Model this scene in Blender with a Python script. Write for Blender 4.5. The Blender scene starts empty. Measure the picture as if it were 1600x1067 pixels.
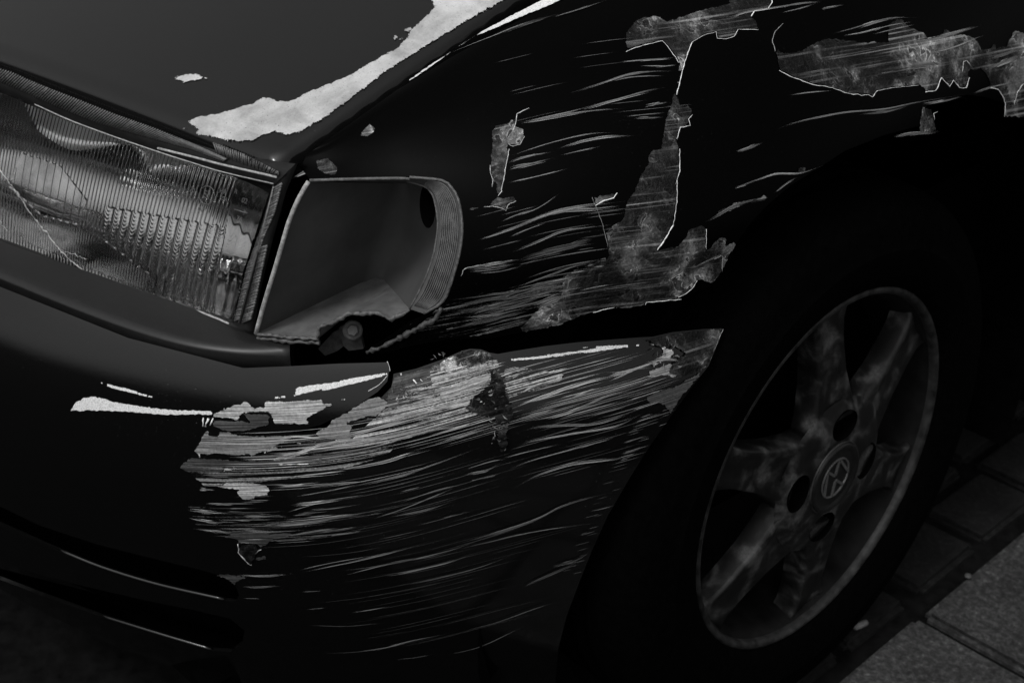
import bpy, bmesh, math, random
import numpy as np
from mathutils import Vector, Matrix, geometry, noise
from mathutils.bvhtree import BVHTree
random.seed(7); rng = np.random.default_rng(7)
R = math.radians
scene = bpy.context.scene
C = scene.collection

# ------------------------------------------------------------------ camera
# world: X = the car's left, Y = towards the car's tail, Z = up; origin on the ground under the front wheel
AX_L = np.array([0.684, 0.367, -0.631]); AX_L /= np.linalg.norm(AX_L)
AX_U = np.array([0.0, AX_L[2], -AX_L[1]]); AX_U /= np.linalg.norm(AX_U)
AX_B = np.cross(AX_U, AX_L)
CAMR = np.array([AX_L, AX_B, AX_U])
EYE = CAMR @ (-np.array([.301, .126, 1.37])) + np.array([0, 0, .285])
FPX = 50 / 36 * 1600
cam_d = bpy.data.cameras.new('camera'); cam = bpy.data.objects.new('camera', cam_d); C.objects.link(cam)
r_, d_, f_ = CAMR[:, 0], CAMR[:, 1], CAMR[:, 2]
M = Matrix.Identity(4)
for i in range(3):
    M[i][0] = r_[i]; M[i][1] = -d_[i]; M[i][2] = -f_[i]; M[i][3] = EYE[i]
cam.matrix_world = M
cam_d.lens = 50; cam_d.sensor_width = 36; cam_d.clip_start = .02; cam_d.clip_end = 400
cam_d.dof.use_dof = True; cam_d.dof.focus_distance = 1.12; cam_d.dof.aperture_fstop = 10
scene.camera = cam

# ------------------------------------------------------------------ light
SUN = Vector((.10, -.50, .86)).normalized()
w = bpy.data.worlds.new('World'); scene.world = w; w.use_nodes = True
nt = w.node_tree; bg = nt.nodes['Background']
sky = nt.nodes.new('ShaderNodeTexSky'); sky.sky_type = 'NISHITA'; sky.sun_disc = False
sky.sun_elevation = math.asin(SUN.z); sky.sun_rotation = math.atan2(SUN.x, SUN.y)
sky.dust_density = 5; sky.air_density = 1.5
bw = nt.nodes.new('ShaderNodeRGBToBW')
nt.links.new(sky.outputs[0], bw.inputs[0]); nt.links.new(bw.outputs[0], bg.inputs[0]); bg.inputs[1].default_value = .13
sd = bpy.data.lights.new('sun', 'SUN'); sd.energy = .8; sd.angle = R(12); so = bpy.data.objects.new('sun', sd); C.objects.link(so)
so.rotation_euler = SUN.to_track_quat('Z', 'Y').to_euler()
scene.view_settings.view_transform = 'Standard'; scene.view_settings.look = 'None'
scene.view_settings.exposure = 0.0; scene.view_settings.gamma = 1
scene.cycles.transparent_max_bounces = 24; scene.cycles.max_bounces = 14; scene.cycles.transmission_bounces = 10; scene.cycles.glossy_bounces = 8

# ------------------------------------------------------------------ materials
def newmat(name):
    m = bpy.data.materials.new(name); m.use_nodes = True
    n = m.node_tree.nodes; l = m.node_tree.links
    return m, n, l, n['Principled BSDF']
def g(v): return (v, v, v, 1)
def texco(n, l, scale, kind='Object', vec=None):
    tc = n.new('ShaderNodeTexCoord'); mp = n.new('ShaderNodeMapping')
    mp.inputs['Scale'].default_value = scale if isinstance(scale, (tuple, list)) else (scale,) * 3
    l.new(tc.outputs[kind], mp.inputs[0]); return mp.outputs[0]
def noise_n(n, l, co, scale=1, detail=4, rough=.55, dist=0):
    t = n.new('ShaderNodeTexNoise'); t.inputs['Scale'].default_value = scale; t.inputs['Detail'].default_value = detail
    t.inputs['Roughness'].default_value = rough; t.inputs['Distortion'].default_value = dist
    l.new(co, t.inputs['Vector']); return t.outputs[0]
def ramp(n, l, fac, stops, interp='LINEAR'):
    r = n.new('ShaderNodeValToRGB'); cr = r.color_ramp; cr.interpolation = interp
    while len(cr.elements) < len(stops): cr.elements.new(.5)
    for e, (p, v) in zip(cr.elements, stops): e.position = p; e.color = g(v)
    l.new(fac, r.inputs[0]); return r.outputs[0]
def mathn(n, l, op, a, b):
    m = n.new('ShaderNodeMath'); m.operation = op
    for i, x in enumerate((a, b)):
        if isinstance(x, (int, float)): m.inputs[i].default_value = x
        else: l.new(x, m.inputs[i])
    return m.outputs[0]
def bump(n, l, p, h, strength=.3, dist=.001):
    b = n.new('ShaderNodeBump'); b.inputs['Strength'].default_value = strength; b.inputs['Distance'].default_value = dist
    l.new(h, b.inputs['Height']); l.new(b.outputs[0], p.inputs['Normal'])

def rim_alpha(n, l, p, width, grain, amp):
    at = n.new('ShaderNodeAttribute'); at.attribute_name = 'rim'
    f = mathn(n, l, 'ADD', mathn(n, l, 'MULTIPLY', at.outputs['Fac'], 1 / width), mathn(n, l, 'MULTIPLY', mathn(n, l, 'SUBTRACT', grain, .5), amp))
    l.new(ramp(n, l, f, [(.42, 0), (.58, 1)]), p.inputs['Alpha'])
def paint(name, col, rough, spec, peel=.05, dirt=.5):
    m, n, l, p = newmat(name)
    co = texco(n, l, 1)
    d1 = noise_n(n, l, co, 9, 6, .6)
    d2 = noise_n(n, l, co, 700, 2, .5)
    spots = ramp(n, l, d2, [(.70, 0), (.76, 1)])
    mask = mathn(n, l, 'MULTIPLY', spots, ramp(n, l, d1, [(.45, 0), (.7, dirt)]))
    mx = n.new('ShaderNodeMixRGB'); mx.inputs[1].default_value = g(col); mx.inputs[2].default_value = g(.12)
    l.new(mask, mx.inputs[0]); l.new(mx.outputs[0], p.inputs['Base Color'])
    l.new(ramp(n, l, d1, [(.3, rough * .8), (.75, rough * 1.35)]), p.inputs['Roughness'])
    p.inputs['Specular IOR Level'].default_value = spec
    bump(n, l, p, noise_n(n, l, co, 260, 2, .5), peel, .0006)
    return m
HOODP = paint('hood_paint', .006, .12, .46)
FENDP = paint('fender_paint', .0006, .30, .035, .03, .25)
BUMPP = paint('bumper_paint', .0032, .10, .42, .05, .5)
def plain(name, col, rough=.6, spec=.3, metal=0, nscale=80, var=.4, bmp=.25):
    m, n, l, p = newmat(name)
    co = texco(n, l, 1); f = noise_n(n, l, co, nscale, 5, .65)
    l.new(ramp(n, l, f, [(.3, col * (1 - var)), (.7, col * (1 + var))]), p.inputs['Base Color'])
    p.inputs['Roughness'].default_value = rough; p.inputs['Specular IOR Level'].default_value = spec; p.inputs['Metallic'].default_value = metal
    if bmp: bump(n, l, p, f, bmp, .001)
    return m
RUBBER = plain('black_rubber', .012, .6, .25)
DARKPL = plain('dark_plastic', .012, .55, .25)
TYREM = plain('tyre_rubber', .0011, .85, .015, nscale=120)
BLACK = plain('underbody_black', .0012, .9, .01)
GREYPL = plain('socket_plastic', .07, .5, .3, nscale=18, var=.25, bmp=.03)
RIMPL = plain('rim_edge_plastic', .38, .5, .3, nscale=300, var=.5)
METALD = plain('bracket_steel', .05, .5, .4, .3, 150, .5)
RUBKN = plain('knurled_rubber', .11, .35, .5, nscale=200, var=.5)
STRIPM = plain('moulding_plastic', .012, .38, .36, nscale=250, var=.2, bmp=.03)

# sky reflection on the hood, painted as pale bare-lacquer colour
def pale_reflection():
    m, n, l, p = newmat('painted_pale_reflection')
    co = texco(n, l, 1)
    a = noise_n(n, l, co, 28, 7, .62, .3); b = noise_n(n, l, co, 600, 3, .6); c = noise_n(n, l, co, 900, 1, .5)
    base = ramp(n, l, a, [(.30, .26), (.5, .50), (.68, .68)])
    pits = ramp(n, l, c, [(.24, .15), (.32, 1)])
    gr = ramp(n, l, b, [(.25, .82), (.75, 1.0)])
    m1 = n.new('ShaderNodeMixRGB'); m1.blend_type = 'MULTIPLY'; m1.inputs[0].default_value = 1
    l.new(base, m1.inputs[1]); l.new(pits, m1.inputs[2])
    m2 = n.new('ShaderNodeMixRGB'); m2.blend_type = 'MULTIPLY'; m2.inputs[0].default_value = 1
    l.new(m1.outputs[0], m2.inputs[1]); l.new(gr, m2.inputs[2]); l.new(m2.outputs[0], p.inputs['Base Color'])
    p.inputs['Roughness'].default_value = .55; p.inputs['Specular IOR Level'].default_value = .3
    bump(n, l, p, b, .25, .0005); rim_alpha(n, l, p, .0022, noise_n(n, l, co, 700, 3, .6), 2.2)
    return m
PALE = pale_reflection()
# mottled primer and rust of the stripped sheet
def mottled(name, k, sc):
    m, n, l, p = newmat(name)
    co = texco(n, l, 1)
    big = noise_n(n, l, co, sc * .24, 6, .65, .4)
    a = noise_n(n, l, co, sc, 3, .5, .5); b = noise_n(n, l, co, sc * 9, 5, .7); fine = noise_n(n, l, co, sc * 3.2, 4, .6, 1.2)
    base = ramp(n, l, big, [(.41, .006 * k), (.48, .020 * k), (.53, .07 * k), (.60, .24 * k)])
    isl = ramp(n, l, a, [(.0, .25), (.40, .3), (.41, 3.4), (.425, 1.8), (.45, .8), (.54, .9), (.57, 1.6), (.60, 3.0), (.612, .5), (1, .4)])
    mk = noise_n(n, l, texco(n, l, (1.3, 1.1, 1.2)), sc * .42, 4, .6, .3)
    mi = n.new('ShaderNodeMixRGB'); mi.inputs[1].default_value = g(.75); l.new(ramp(n, l, mk, [(.44, 0), (.53, 1)]), mi.inputs[0]); l.new(isl, mi.inputs[2])
    m1 = n.new('ShaderNodeMixRGB'); m1.blend_type = 'MULTIPLY'; m1.inputs[0].default_value = 1
    l.new(base, m1.inputs[1]); l.new(mi.outputs[0], m1.inputs[2])
    m3 = n.new('ShaderNodeMixRGB'); m3.blend_type = 'MULTIPLY'; m3.inputs[0].default_value = 1
    l.new(m1.outputs[0], m3.inputs[1]); l.new(ramp(n, l, fine, [(.3, .65), (.5, 1), (.7, 1.5)]), m3.inputs[2])
    m4 = n.new('ShaderNodeMixRGB'); m4.blend_type = 'MULTIPLY'; m4.inputs[0].default_value = 1
    l.new(m3.outputs[0], m4.inputs[1]); l.new(ramp(n, l, b, [(.25, .55), (.7, 1.3)]), m4.inputs[2])
    uv = texco(n, l, (7, 420, 1), 'UV'); st = noise_n(n, l, uv, 1, 5, .62)
    uvb = texco(n, l, (9, 60, 1), 'UV'); sb = noise_n(n, l, uvb, 1, 3, .6)
    m2 = n.new('ShaderNodeMixRGB'); m2.blend_type = 'ADD'; m2.inputs[0].default_value = 1
    fk = ramp(n, l, noise_n(n, l, co, sc * 5.5, 3, .6), [(.70, 0), (.78, .2 * k)])
    stk = mathn(n, l, 'MULTIPLY', ramp(n, l, st, [(.50, 0), (.64, .34 * k)]), ramp(n, l, sb, [(.48, 0), (.66, 1)]))
    l.new(m4.outputs[0], m2.inputs[1]); l.new(mathn(n, l, 'ADD', stk, fk), m2.inputs[2])
    l.new(m2.outputs[0], p.inputs['Base Color'])
    p.inputs['Roughness'].default_value = .45; p.inputs['Specular IOR Level'].default_value = .15
    bump(n, l, p, fine, .9, .0015); rim_alpha(n, l, p, .0016, noise_n(n, l, co, 260, 4, .6), 1.6)
    return m
MOTT = mottled('stripped_primer', .72, 85)
MOTT2 = mottled('stripped_primer_light', .8, 70)
TORNM = mottled('torn_plastic_edge', 3.2, 260)
TORND = mottled('torn_plastic_dark', .2, 190)
# scuffed plastic with streaks that follow the scrape
def streaky(name, lo, hi, cut, sx=5, sy=420, alpha=True, speck=0.0, rim=False):
    m, n, l, p = newmat(name)
    uv = texco(n, l, (sx, sy, 1), 'UV')
    a = noise_n(n, l, uv, 1, 6, .62, .15)
    uv2 = texco(n, l, (sx * 4, sy * 2.2, 1), 'UV'); b = noise_n(n, l, uv2, 1, 4, .6)
    co = texco(n, l, 1); c = noise_n(n, l, co, 420, 4, .7)
    uv3 = texco(n, l, (sx * .8, sy * 3.2, 1), 'UV'); d = noise_n(n, l, uv3, 1, 4, .6)
    col0 = ramp(n, l, b, [(.3, lo * .6), (.52, (lo + hi) / 2), (.70, hi * 1.15)])
    m0 = n.new('ShaderNodeMixRGB'); m0.blend_type = 'MULTIPLY'; m0.inputs[0].default_value = 1
    l.new(col0, m0.inputs[1]); l.new(ramp(n, l, d, [(.34, .12), (.46, .9), (.62, 1.25)]), m0.inputs[2]); col = m0.outputs[0]
    m1 = n.new('ShaderNodeMixRGB'); m1.blend_type = 'MULTIPLY'; m1.inputs[0].default_value = 1
    l.new(col, m1.inputs[1]); l.new(ramp(n, l, c, [(.28, .35 if speck else .6), (.66, 1.25)]), m1.inputs[2])
    l.new(m1.outputs[0], p.inputs['Base Color']); p.inputs['Roughness'].default_value = .5; p.inputs['Specular IOR Level'].default_value = .3
    bump(n, l, p, b, .5, .0008)
    if rim: rim_alpha(n, l, p, .0018, mathn(n, l, 'ADD', mathn(n, l, 'MULTIPLY', a, .6), mathn(n, l, 'MULTIPLY', c, .4)), 3.0)
    if alpha:
        al = ramp(n, l, mathn(n, l, 'ADD', mathn(n, l, 'MULTIPLY', a, .88), mathn(n, l, 'MULTIPLY', c, .12)), [(cut, 0), (cut + .06, 1)])
        l.new(al, p.inputs['Alpha'])
    return m
SCUFF_HI = streaky('scuffed_plastic_bright', .22, .88, .49)
SCUFF_MID = streaky('scuffed_plastic', .10, .45, .50)
SCUFF_LO = streaky('scuffed_plastic_faint', .03, .16, .53)
SOLID_MID = streaky('bare_plastic', .09, .36, .4, 5, 300, False, 0, True)
SOLID_LIGHT = streaky('bare_plastic_pale', .2, .66, .4, 5, 260, False, 0, True)
SOLID_DARK = streaky('bare_plastic_dark', .014, .10, .4, 5, 300, False, 0, True)
TORN = streaky('torn_plastic', .03, .42, .4, 220, 260, False, 1)
def crest_reflection():
    m, n, l, p = newmat('painted_crest_reflection')
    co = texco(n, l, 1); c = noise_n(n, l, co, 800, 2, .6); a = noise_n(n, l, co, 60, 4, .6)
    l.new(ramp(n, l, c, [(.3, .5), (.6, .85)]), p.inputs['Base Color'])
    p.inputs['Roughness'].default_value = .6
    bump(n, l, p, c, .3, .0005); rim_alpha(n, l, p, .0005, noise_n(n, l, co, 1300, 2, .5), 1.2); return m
CREST_REFL = crest_reflection()  # pale colour standing in for bright sky mirrored on the crests
def scratch():
    m, n, l, p = newmat('scratched_through_paint')
    at = n.new('ShaderNodeAttribute'); at.attribute_name = 'tone'
    uv = texco(n, l, (12, 15, 1), 'UV'); a = noise_n(n, l, uv, 1, 5, .65)
    uv2 = texco(n, l, (90, 22, 1), 'UV'); b = noise_n(n, l, uv2, 1, 3, .7)
    m1 = n.new('ShaderNodeMixRGB'); m1.blend_type = 'MULTIPLY'; m1.inputs[0].default_value = 1
    l.new(at.outputs['Color'], m1.inputs[1]); l.new(ramp(n, l, b, [(.3, .45), (.65, 1.1)]), m1.inputs[2])
    l.new(m1.outputs[0], p.inputs['Base Color']); p.inputs['Roughness'].default_value = .5; p.inputs['Specular IOR Level'].default_value = .25
    fd = mathn(n, l, 'MULTIPLY', mathn(n, l, 'SUBTRACT', at.outputs['Alpha'], 1.0), .22)
    l.new(ramp(n, l, mathn(n, l, 'ADD', fd, mathn(n, l, 'ADD', mathn(n, l, 'MULTIPLY', a, .65), mathn(n, l, 'MULTIPLY', b, .35))), [(.33, 0), (.49, 1)]), p.inputs['Alpha'])
    return m
SCRATCH = scratch()
def tone_plain():
    m, n, l, p = newmat('paint_film_edge')
    at = n.new('ShaderNodeAttribute'); at.attribute_name = 'tone'
    l.new(at.outputs['Color'], p.inputs['Base Color']); p.inputs['Roughness'].default_value = .4
    return m
EDGE = tone_plain()
def alloy():
    m, n, l, p = newmat('worn_alloy')
    co = texco(n, l, 1); a = noise_n(n, l, co, 36, 5, .55, .35); b = noise_n(n, l, co, 260, 4, .7)
    col = ramp(n, l, a, [(.40, .002), (.49, .006), (.56, .022), (.62, .05), (.70, .08)])
    m1 = n.new('ShaderNodeMixRGB'); m1.blend_type = 'MULTIPLY'; m1.inputs[0].default_value = 1
    l.new(col, m1.inputs[1]); l.new(ramp(n, l, b, [(.3, .5), (.7, 1.2)]), m1.inputs[2])
    l.new(m1.outputs[0], p.inputs['Base Color']); p.inputs['Roughness'].default_value = .5; p.inputs['Specular IOR Level'].default_value = .3
    bump(n, l, p, b, .3, .0006); return m
ALLOY = alloy()
ALLOYE = plain('rim_flange_alloy', .022, .5, .3, .2, 70, .95)
EMBL = plain('emblem_silver', .085, .45, .4, .2, 200, .2)
def stone(name='granite_paving', k=1.0):
    m, n, l, p = newmat(name)
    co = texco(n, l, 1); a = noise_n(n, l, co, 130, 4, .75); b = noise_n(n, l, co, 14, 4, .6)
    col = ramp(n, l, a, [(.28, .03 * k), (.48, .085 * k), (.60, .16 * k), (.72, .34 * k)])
    m1 = n.new('ShaderNodeMixRGB'); m1.blend_type = 'MULTIPLY'; m1.inputs[0].default_value = 1
    l.new(col, m1.inputs[1]); l.new(ramp(n, l, b, [(.3, .55), (.7, 1.1)]), m1.inputs[2])
    l.new(m1.outputs[0], p.inputs['Base Color']); p.inputs['Roughness'].default_value = .85; p.inputs['Specular IOR Level'].default_value = .2
    bump(n, l, p, a, .6, .003); return m
STONE = stone(k=.45); SETT = stone('shade_dark_setts', .08)  # setts carry the shade beside the car in a darker stone colour
MORTAR = plain('joint_sand', .005, .95, .05, nscale=60, var=.6, bmp=.5)
def glass(name, rough, ior=1.5, col=.95):
    m, n, l, p = newmat(name)
    p.inputs['Base Color'].default_value = g(col); p.inputs['Roughness'].default_value = rough
    p.inputs['Transmission Weight'].default_value = 1; p.inputs['IOR'].default_value = ior; return m
GLASS = glass('lens_glass', .03)
def mirror():
    m, n, l, p = newmat('reflector_aluminised')
    co = texco(n, l, 1); a = noise_n(n, l, co, 40, 4, .6)
    l.new(ramp(n, l, a, [(.3, .45), (.7, .8)]), p.inputs['Base Color']); p.inputs['Metallic'].default_value = 1
    l.new(ramp(n, l, a, [(.35, .02), (.7, .10)]), p.inputs['Roughness']); return m
MIRROR = mirror()
MARKG = plain('moulded_glass_mark', .11, .25, .6, nscale=400, var=.5)
FROST = plain('fractured_glass', .5, .3, .5, nscale=500, var=.3)

# ------------------------------------------------------------------ helpers
def ray(px, py):
    d = CAMR @ np.array([(px - 800) / FPX, (py - 533.5) / FPX, 1.0]); return d / np.linalg.norm(d)
def onplane(px, py, ax, val):
    d = ray(px, py); return EYE + d * (val - EYE[ax]) / d[ax]
def proj(P):
    c = CAMR.T @ (np.asarray(P, float) - EYE); return c[0] / c[2] * FPX + 800, c[1] / c[2] * FPX + 533.5
def link(name, me, mat, parent=None):
    o = bpy.data.objects.new(name, me); C.objects.link(o)
    if mat: me.materials.append(mat)
    if parent: o.parent = parent
    return o
def mesh_obj(name, verts, faces, mat, parent=None, smooth=False, uv=None, tone=None, normals=None):
    me = bpy.data.meshes.new(name); me.from_pydata([tuple(map(float, v)) for v in verts], [], faces); me.update()
    if smooth:
        me.polygons.foreach_set('use_smooth', [True] * len(me.polygons))
    if uv is not None:
        lay = me.uv_layers.new(name='uv'); vi = np.empty(len(me.loops), int); me.loops.foreach_get('vertex_index', vi)
        lay.data.foreach_set('uv', np.asarray(uv, float)[vi].ravel())
    if tone is not None and np.ndim(tone[0]) == 1:
        a = me.attributes.new('tone', 'FLOAT_COLOR', 'POINT'); t = np.asarray(tone, float)
        a.data.foreach_set('color', np.c_[t[:, 0], t[:, 0], t[:, 0], t[:, 1]].ravel())
    elif tone is not None:
        a = me.attributes.new('tone', 'FLOAT_COLOR', 'POINT'); t = np.asarray(tone, float)
        a.data.foreach_set('color', np.c_[t, t, t, np.ones_like(t)].ravel())
    if normals is not None: me.normals_split_custom_set_from_vertices([tuple(n) for n in normals])
    return link(name, me, mat, parent)
class MB:
    def __init__(s): s.v = []; s.f = []; s.uv = []; s.t = []
    def add(s, v, f, uv=None, t=None):
        k = len(s.v); s.v += [tuple(x) for x in v]; s.f += [tuple(i + k for i in q) for q in f]
        s.uv += list(uv) if uv is not None else [(0, 0)] * len(v); s.t += list(t) if t is not None else [.5] * len(v)
    def tube(s, pts, r, seg=6, t=.5, closed=False):
        pts = [Vector(p) for p in pts]; n = len(pts); V = []; F = []
        rr = r if hasattr(r, '__len__') else [r] * n
        up = Vector((.13, .27, .95)).normalized()
        for i, p in enumerate(pts):
            a = pts[(i - 1) % n] if closed else pts[max(i - 1, 0)]; b = pts[(i + 1) % n] if closed else pts[min(i + 1, n - 1)]
            tg = (b - a).normalized(); x = tg.cross(up)
            if x.length < 1e-4: x = tg.cross(Vector((1, 0, 0)))
            x.normalize(); y = tg.cross(x)
            for k in range(seg):
                an = 2 * math.pi * k / seg; V.append(p + (x * math.cos(an) + y * math.sin(an)) * rr[i])
        for i in range(n if closed else n - 1):
            j = (i + 1) % n
            for k in range(seg): F.append((i * seg + k, i * seg + (k + 1) % seg, j * seg + (k + 1) % seg, j * seg + k))
        if not closed: F += [tuple(range(seg))[::-1], tuple((n - 1) * seg + k for k in range(seg))]
        s.add(V, F, None, [t] * len(V))
    def box(s, c, x, y, z, t=.5):
        c, x, y, z = (np.asarray(q, float) for q in (c, x, y, z))
        V = [c + a * x + b * y + d * z for a in (-1, 1) for b in (-1, 1) for d in (-1, 1)]
        s.add(V, [(0, 1, 3, 2), (4, 6, 7, 5), (0, 4, 5, 1), (2, 3, 7, 6), (0, 2, 6, 4), (1, 5, 7, 3)], None, [t] * 8)
    def build(s, name, mat, parent=None, smooth=False): return mesh_obj(name, s.v, s.f, mat, parent, smooth, s.uv, s.t)
def inpoly(P, poly):
    P = np.asarray(P, float); poly = np.asarray(poly, float); x, y = P[:, 0], P[:, 1]; c = np.zeros(len(P), bool)
    x1, y1 = poly[-1]
    for x2, y2 in poly:
        with np.errstate(divide='ignore', invalid='ignore'):
            c ^= ((y1 > y) != (y2 > y)) & (x < (x2 - x1) * (y - y1) / (y2 - y1) + x1)
        x1, y1 = x2, y2
    return c
def P(s): return [tuple(float(c) for c in q.split(',')) for q in s.split()]
def Z(ox, oy, sc, s): return [(ox + x / sc, oy + y / sc) for x, y in P(s)]
def resample(pts, step, closed=False, jit=0):
    pts = [np.array(p, float) for p in pts]; out = []; n = len(pts)
    for i in range(n if closed else n - 1):
        a, b = pts[i], pts[(i + 1) % n]; L = np.linalg.norm(b - a); k = max(1, int(round(L / step)))
        nr = np.array([-(b - a)[1], (b - a)[0]]) / (L + 1e-9)
        for q in range(k):
            p = a + (b - a) * q / k
            if jit and q: p = p + nr * rng.normal(0, jit)
            out.append(p)
    if not closed: out.append(pts[-1])
    return out
def smoothline(pts, step=7):
    pts = [np.array(p, float) for p in pts]
    if len(pts) == 2: return resample(pts, step)
    e = [2 * pts[0] - pts[1]] + pts + [2 * pts[-1] - pts[-2]]; out = []
    for i in range(1, len(e) - 2):
        p0, p1, p2, p3 = e[i - 1:i + 3]; k = max(2, int(np.linalg.norm(p2 - p1) / step))
        for q in range(k):
            t = q / k; out.append(.5 * (2 * p1 + (p2 - p0) * t + (2 * p0 - 5 * p1 + 4 * p2 - p3) * t * t + (3 * p1 - p0 - 3 * p2 + p3) * t ** 3))
    out.append(pts[-1]); return out

EYEV = Vector(EYE)
class Surf:
    """smooth panel surface through a net of 3-D points; parameters are scaled to metres"""
    def __init__(s, net, nu=260, nv=120):
        s.N = np.array(net, float); s.nj, s.ni = s.N.shape[:2]
        mid = s.N[s.nj // 2]; s.Lu = np.linalg.norm(np.diff(mid, axis=0), axis=1).sum(); s.Lv = np.linalg.norm(np.diff(s.N[:, s.ni // 2], axis=0), axis=1).sum()
        cu = np.r_[0, np.cumsum(np.linalg.norm(np.diff(mid, axis=0), axis=1))]; s.ku = cu
        cv = np.r_[0, np.cumsum(np.linalg.norm(np.diff(s.N[:, s.ni // 2], axis=0), axis=1))]; s.kv = cv
        s.sign = 1.0
        U, V = np.meshgrid(np.linspace(0, s.Lu, nu), np.linspace(0, s.Lv, nv)); G = s.ev(U.ravel(), V.ravel())
        fs = [(j * nu + i, j * nu + i + 1, (j + 1) * nu + i + 1, (j + 1) * nu + i) for j in range(nv - 1) for i in range(nu - 1)]
        s.nu = nu; s.nv = nv; s.bvh = BVHTree.FromPolygons([tuple(p) for p in G], fs)
        n = s.normal(np.array([s.Lu * .5]), np.array([s.Lv * .5]))[0]; p = s.ev(np.array([s.Lu * .5]), np.array([s.Lv * .5]))[0]
        if n @ (EYE - p) < 0: s.sign = -1.0
    def ev(s, u, v):
        u = np.asarray(u, float); v = np.asarray(v, float)
        def herm(kn, x):
            n = len(kn); i = np.clip(np.searchsorted(kn, x, 'right') - 1, 0, n - 2); h = kn[i + 1] - kn[i]; t = (x - kn[i]) / h
            a = np.maximum(i - 1, 0); d = np.minimum(i + 2, n - 1)
            h00 = 2 * t ** 3 - 3 * t ** 2 + 1; h10 = t ** 3 - 2 * t ** 2 + t; h01 = -2 * t ** 3 + 3 * t ** 2; h11 = t ** 3 - t ** 2
            s1 = h / (kn[i + 1] - kn[a]); s2 = h / (kn[d] - kn[i])
            return [(a, -h10 * s1), (i, h00 - h11 * s2), (i + 1, h01 + h10 * s1), (d, h11 * s2)]
        out = 0
        for j, wj in herm(s.kv, v):
            for i, wi in herm(s.ku, u): out = out + (wj * wi)[:, None] * s.N[j, i]
        return out
    def normal(s, u, v):
        e = 5e-4; du = s.ev(u + e, v) - s.ev(u - e, v); dv = s.ev(u, v + e) - s.ev(u, v - e)
        n = np.cross(du, dv); return s.sign * n / np.linalg.norm(n, axis=1)[:, None]
    def un(s, px, py):
        q = s.uns([(px, py)]); return q[0] if q else None
    def uns(s, pts):
        D = []; u = []; v = []; t = []
        for p in pts:
            d = ray(*p); loc, nn, idx, dist = s.bvh.ray_cast(EYEV, Vector(d))
            if loc is None: continue
            j, i = divmod(idx, s.nu - 1); u.append((i + .5) * s.Lu / (s.nu - 1)); v.append((j + .5) * s.Lv / (s.nv - 1)); t.append(dist); D.append(d)
        if len(D) < len(pts): print('unproject misses', len(pts) - len(D), 'of', len(pts))
        if not D: return []
        D = np.array(D); u = np.array(u); v = np.array(v); t = np.array(t); e = 1e-4
        for _ in range(4):
            q = s.ev(u, v); F = q - EYE - t[:, None] * D
            J = np.stack([(s.ev(u + e, v) - q) / e, (s.ev(u, v + e) - q) / e, -D], axis=2)
            try: dx = np.linalg.solve(J, -F[:, :, None])[:, :, 0]
            except Exception: break
            u = np.clip(u + dx[:, 0], 0, s.Lu); v = np.clip(v + dx[:, 1], 0, s.Lv); t = t + dx[:, 2]
        return list(zip(u, v))

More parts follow.
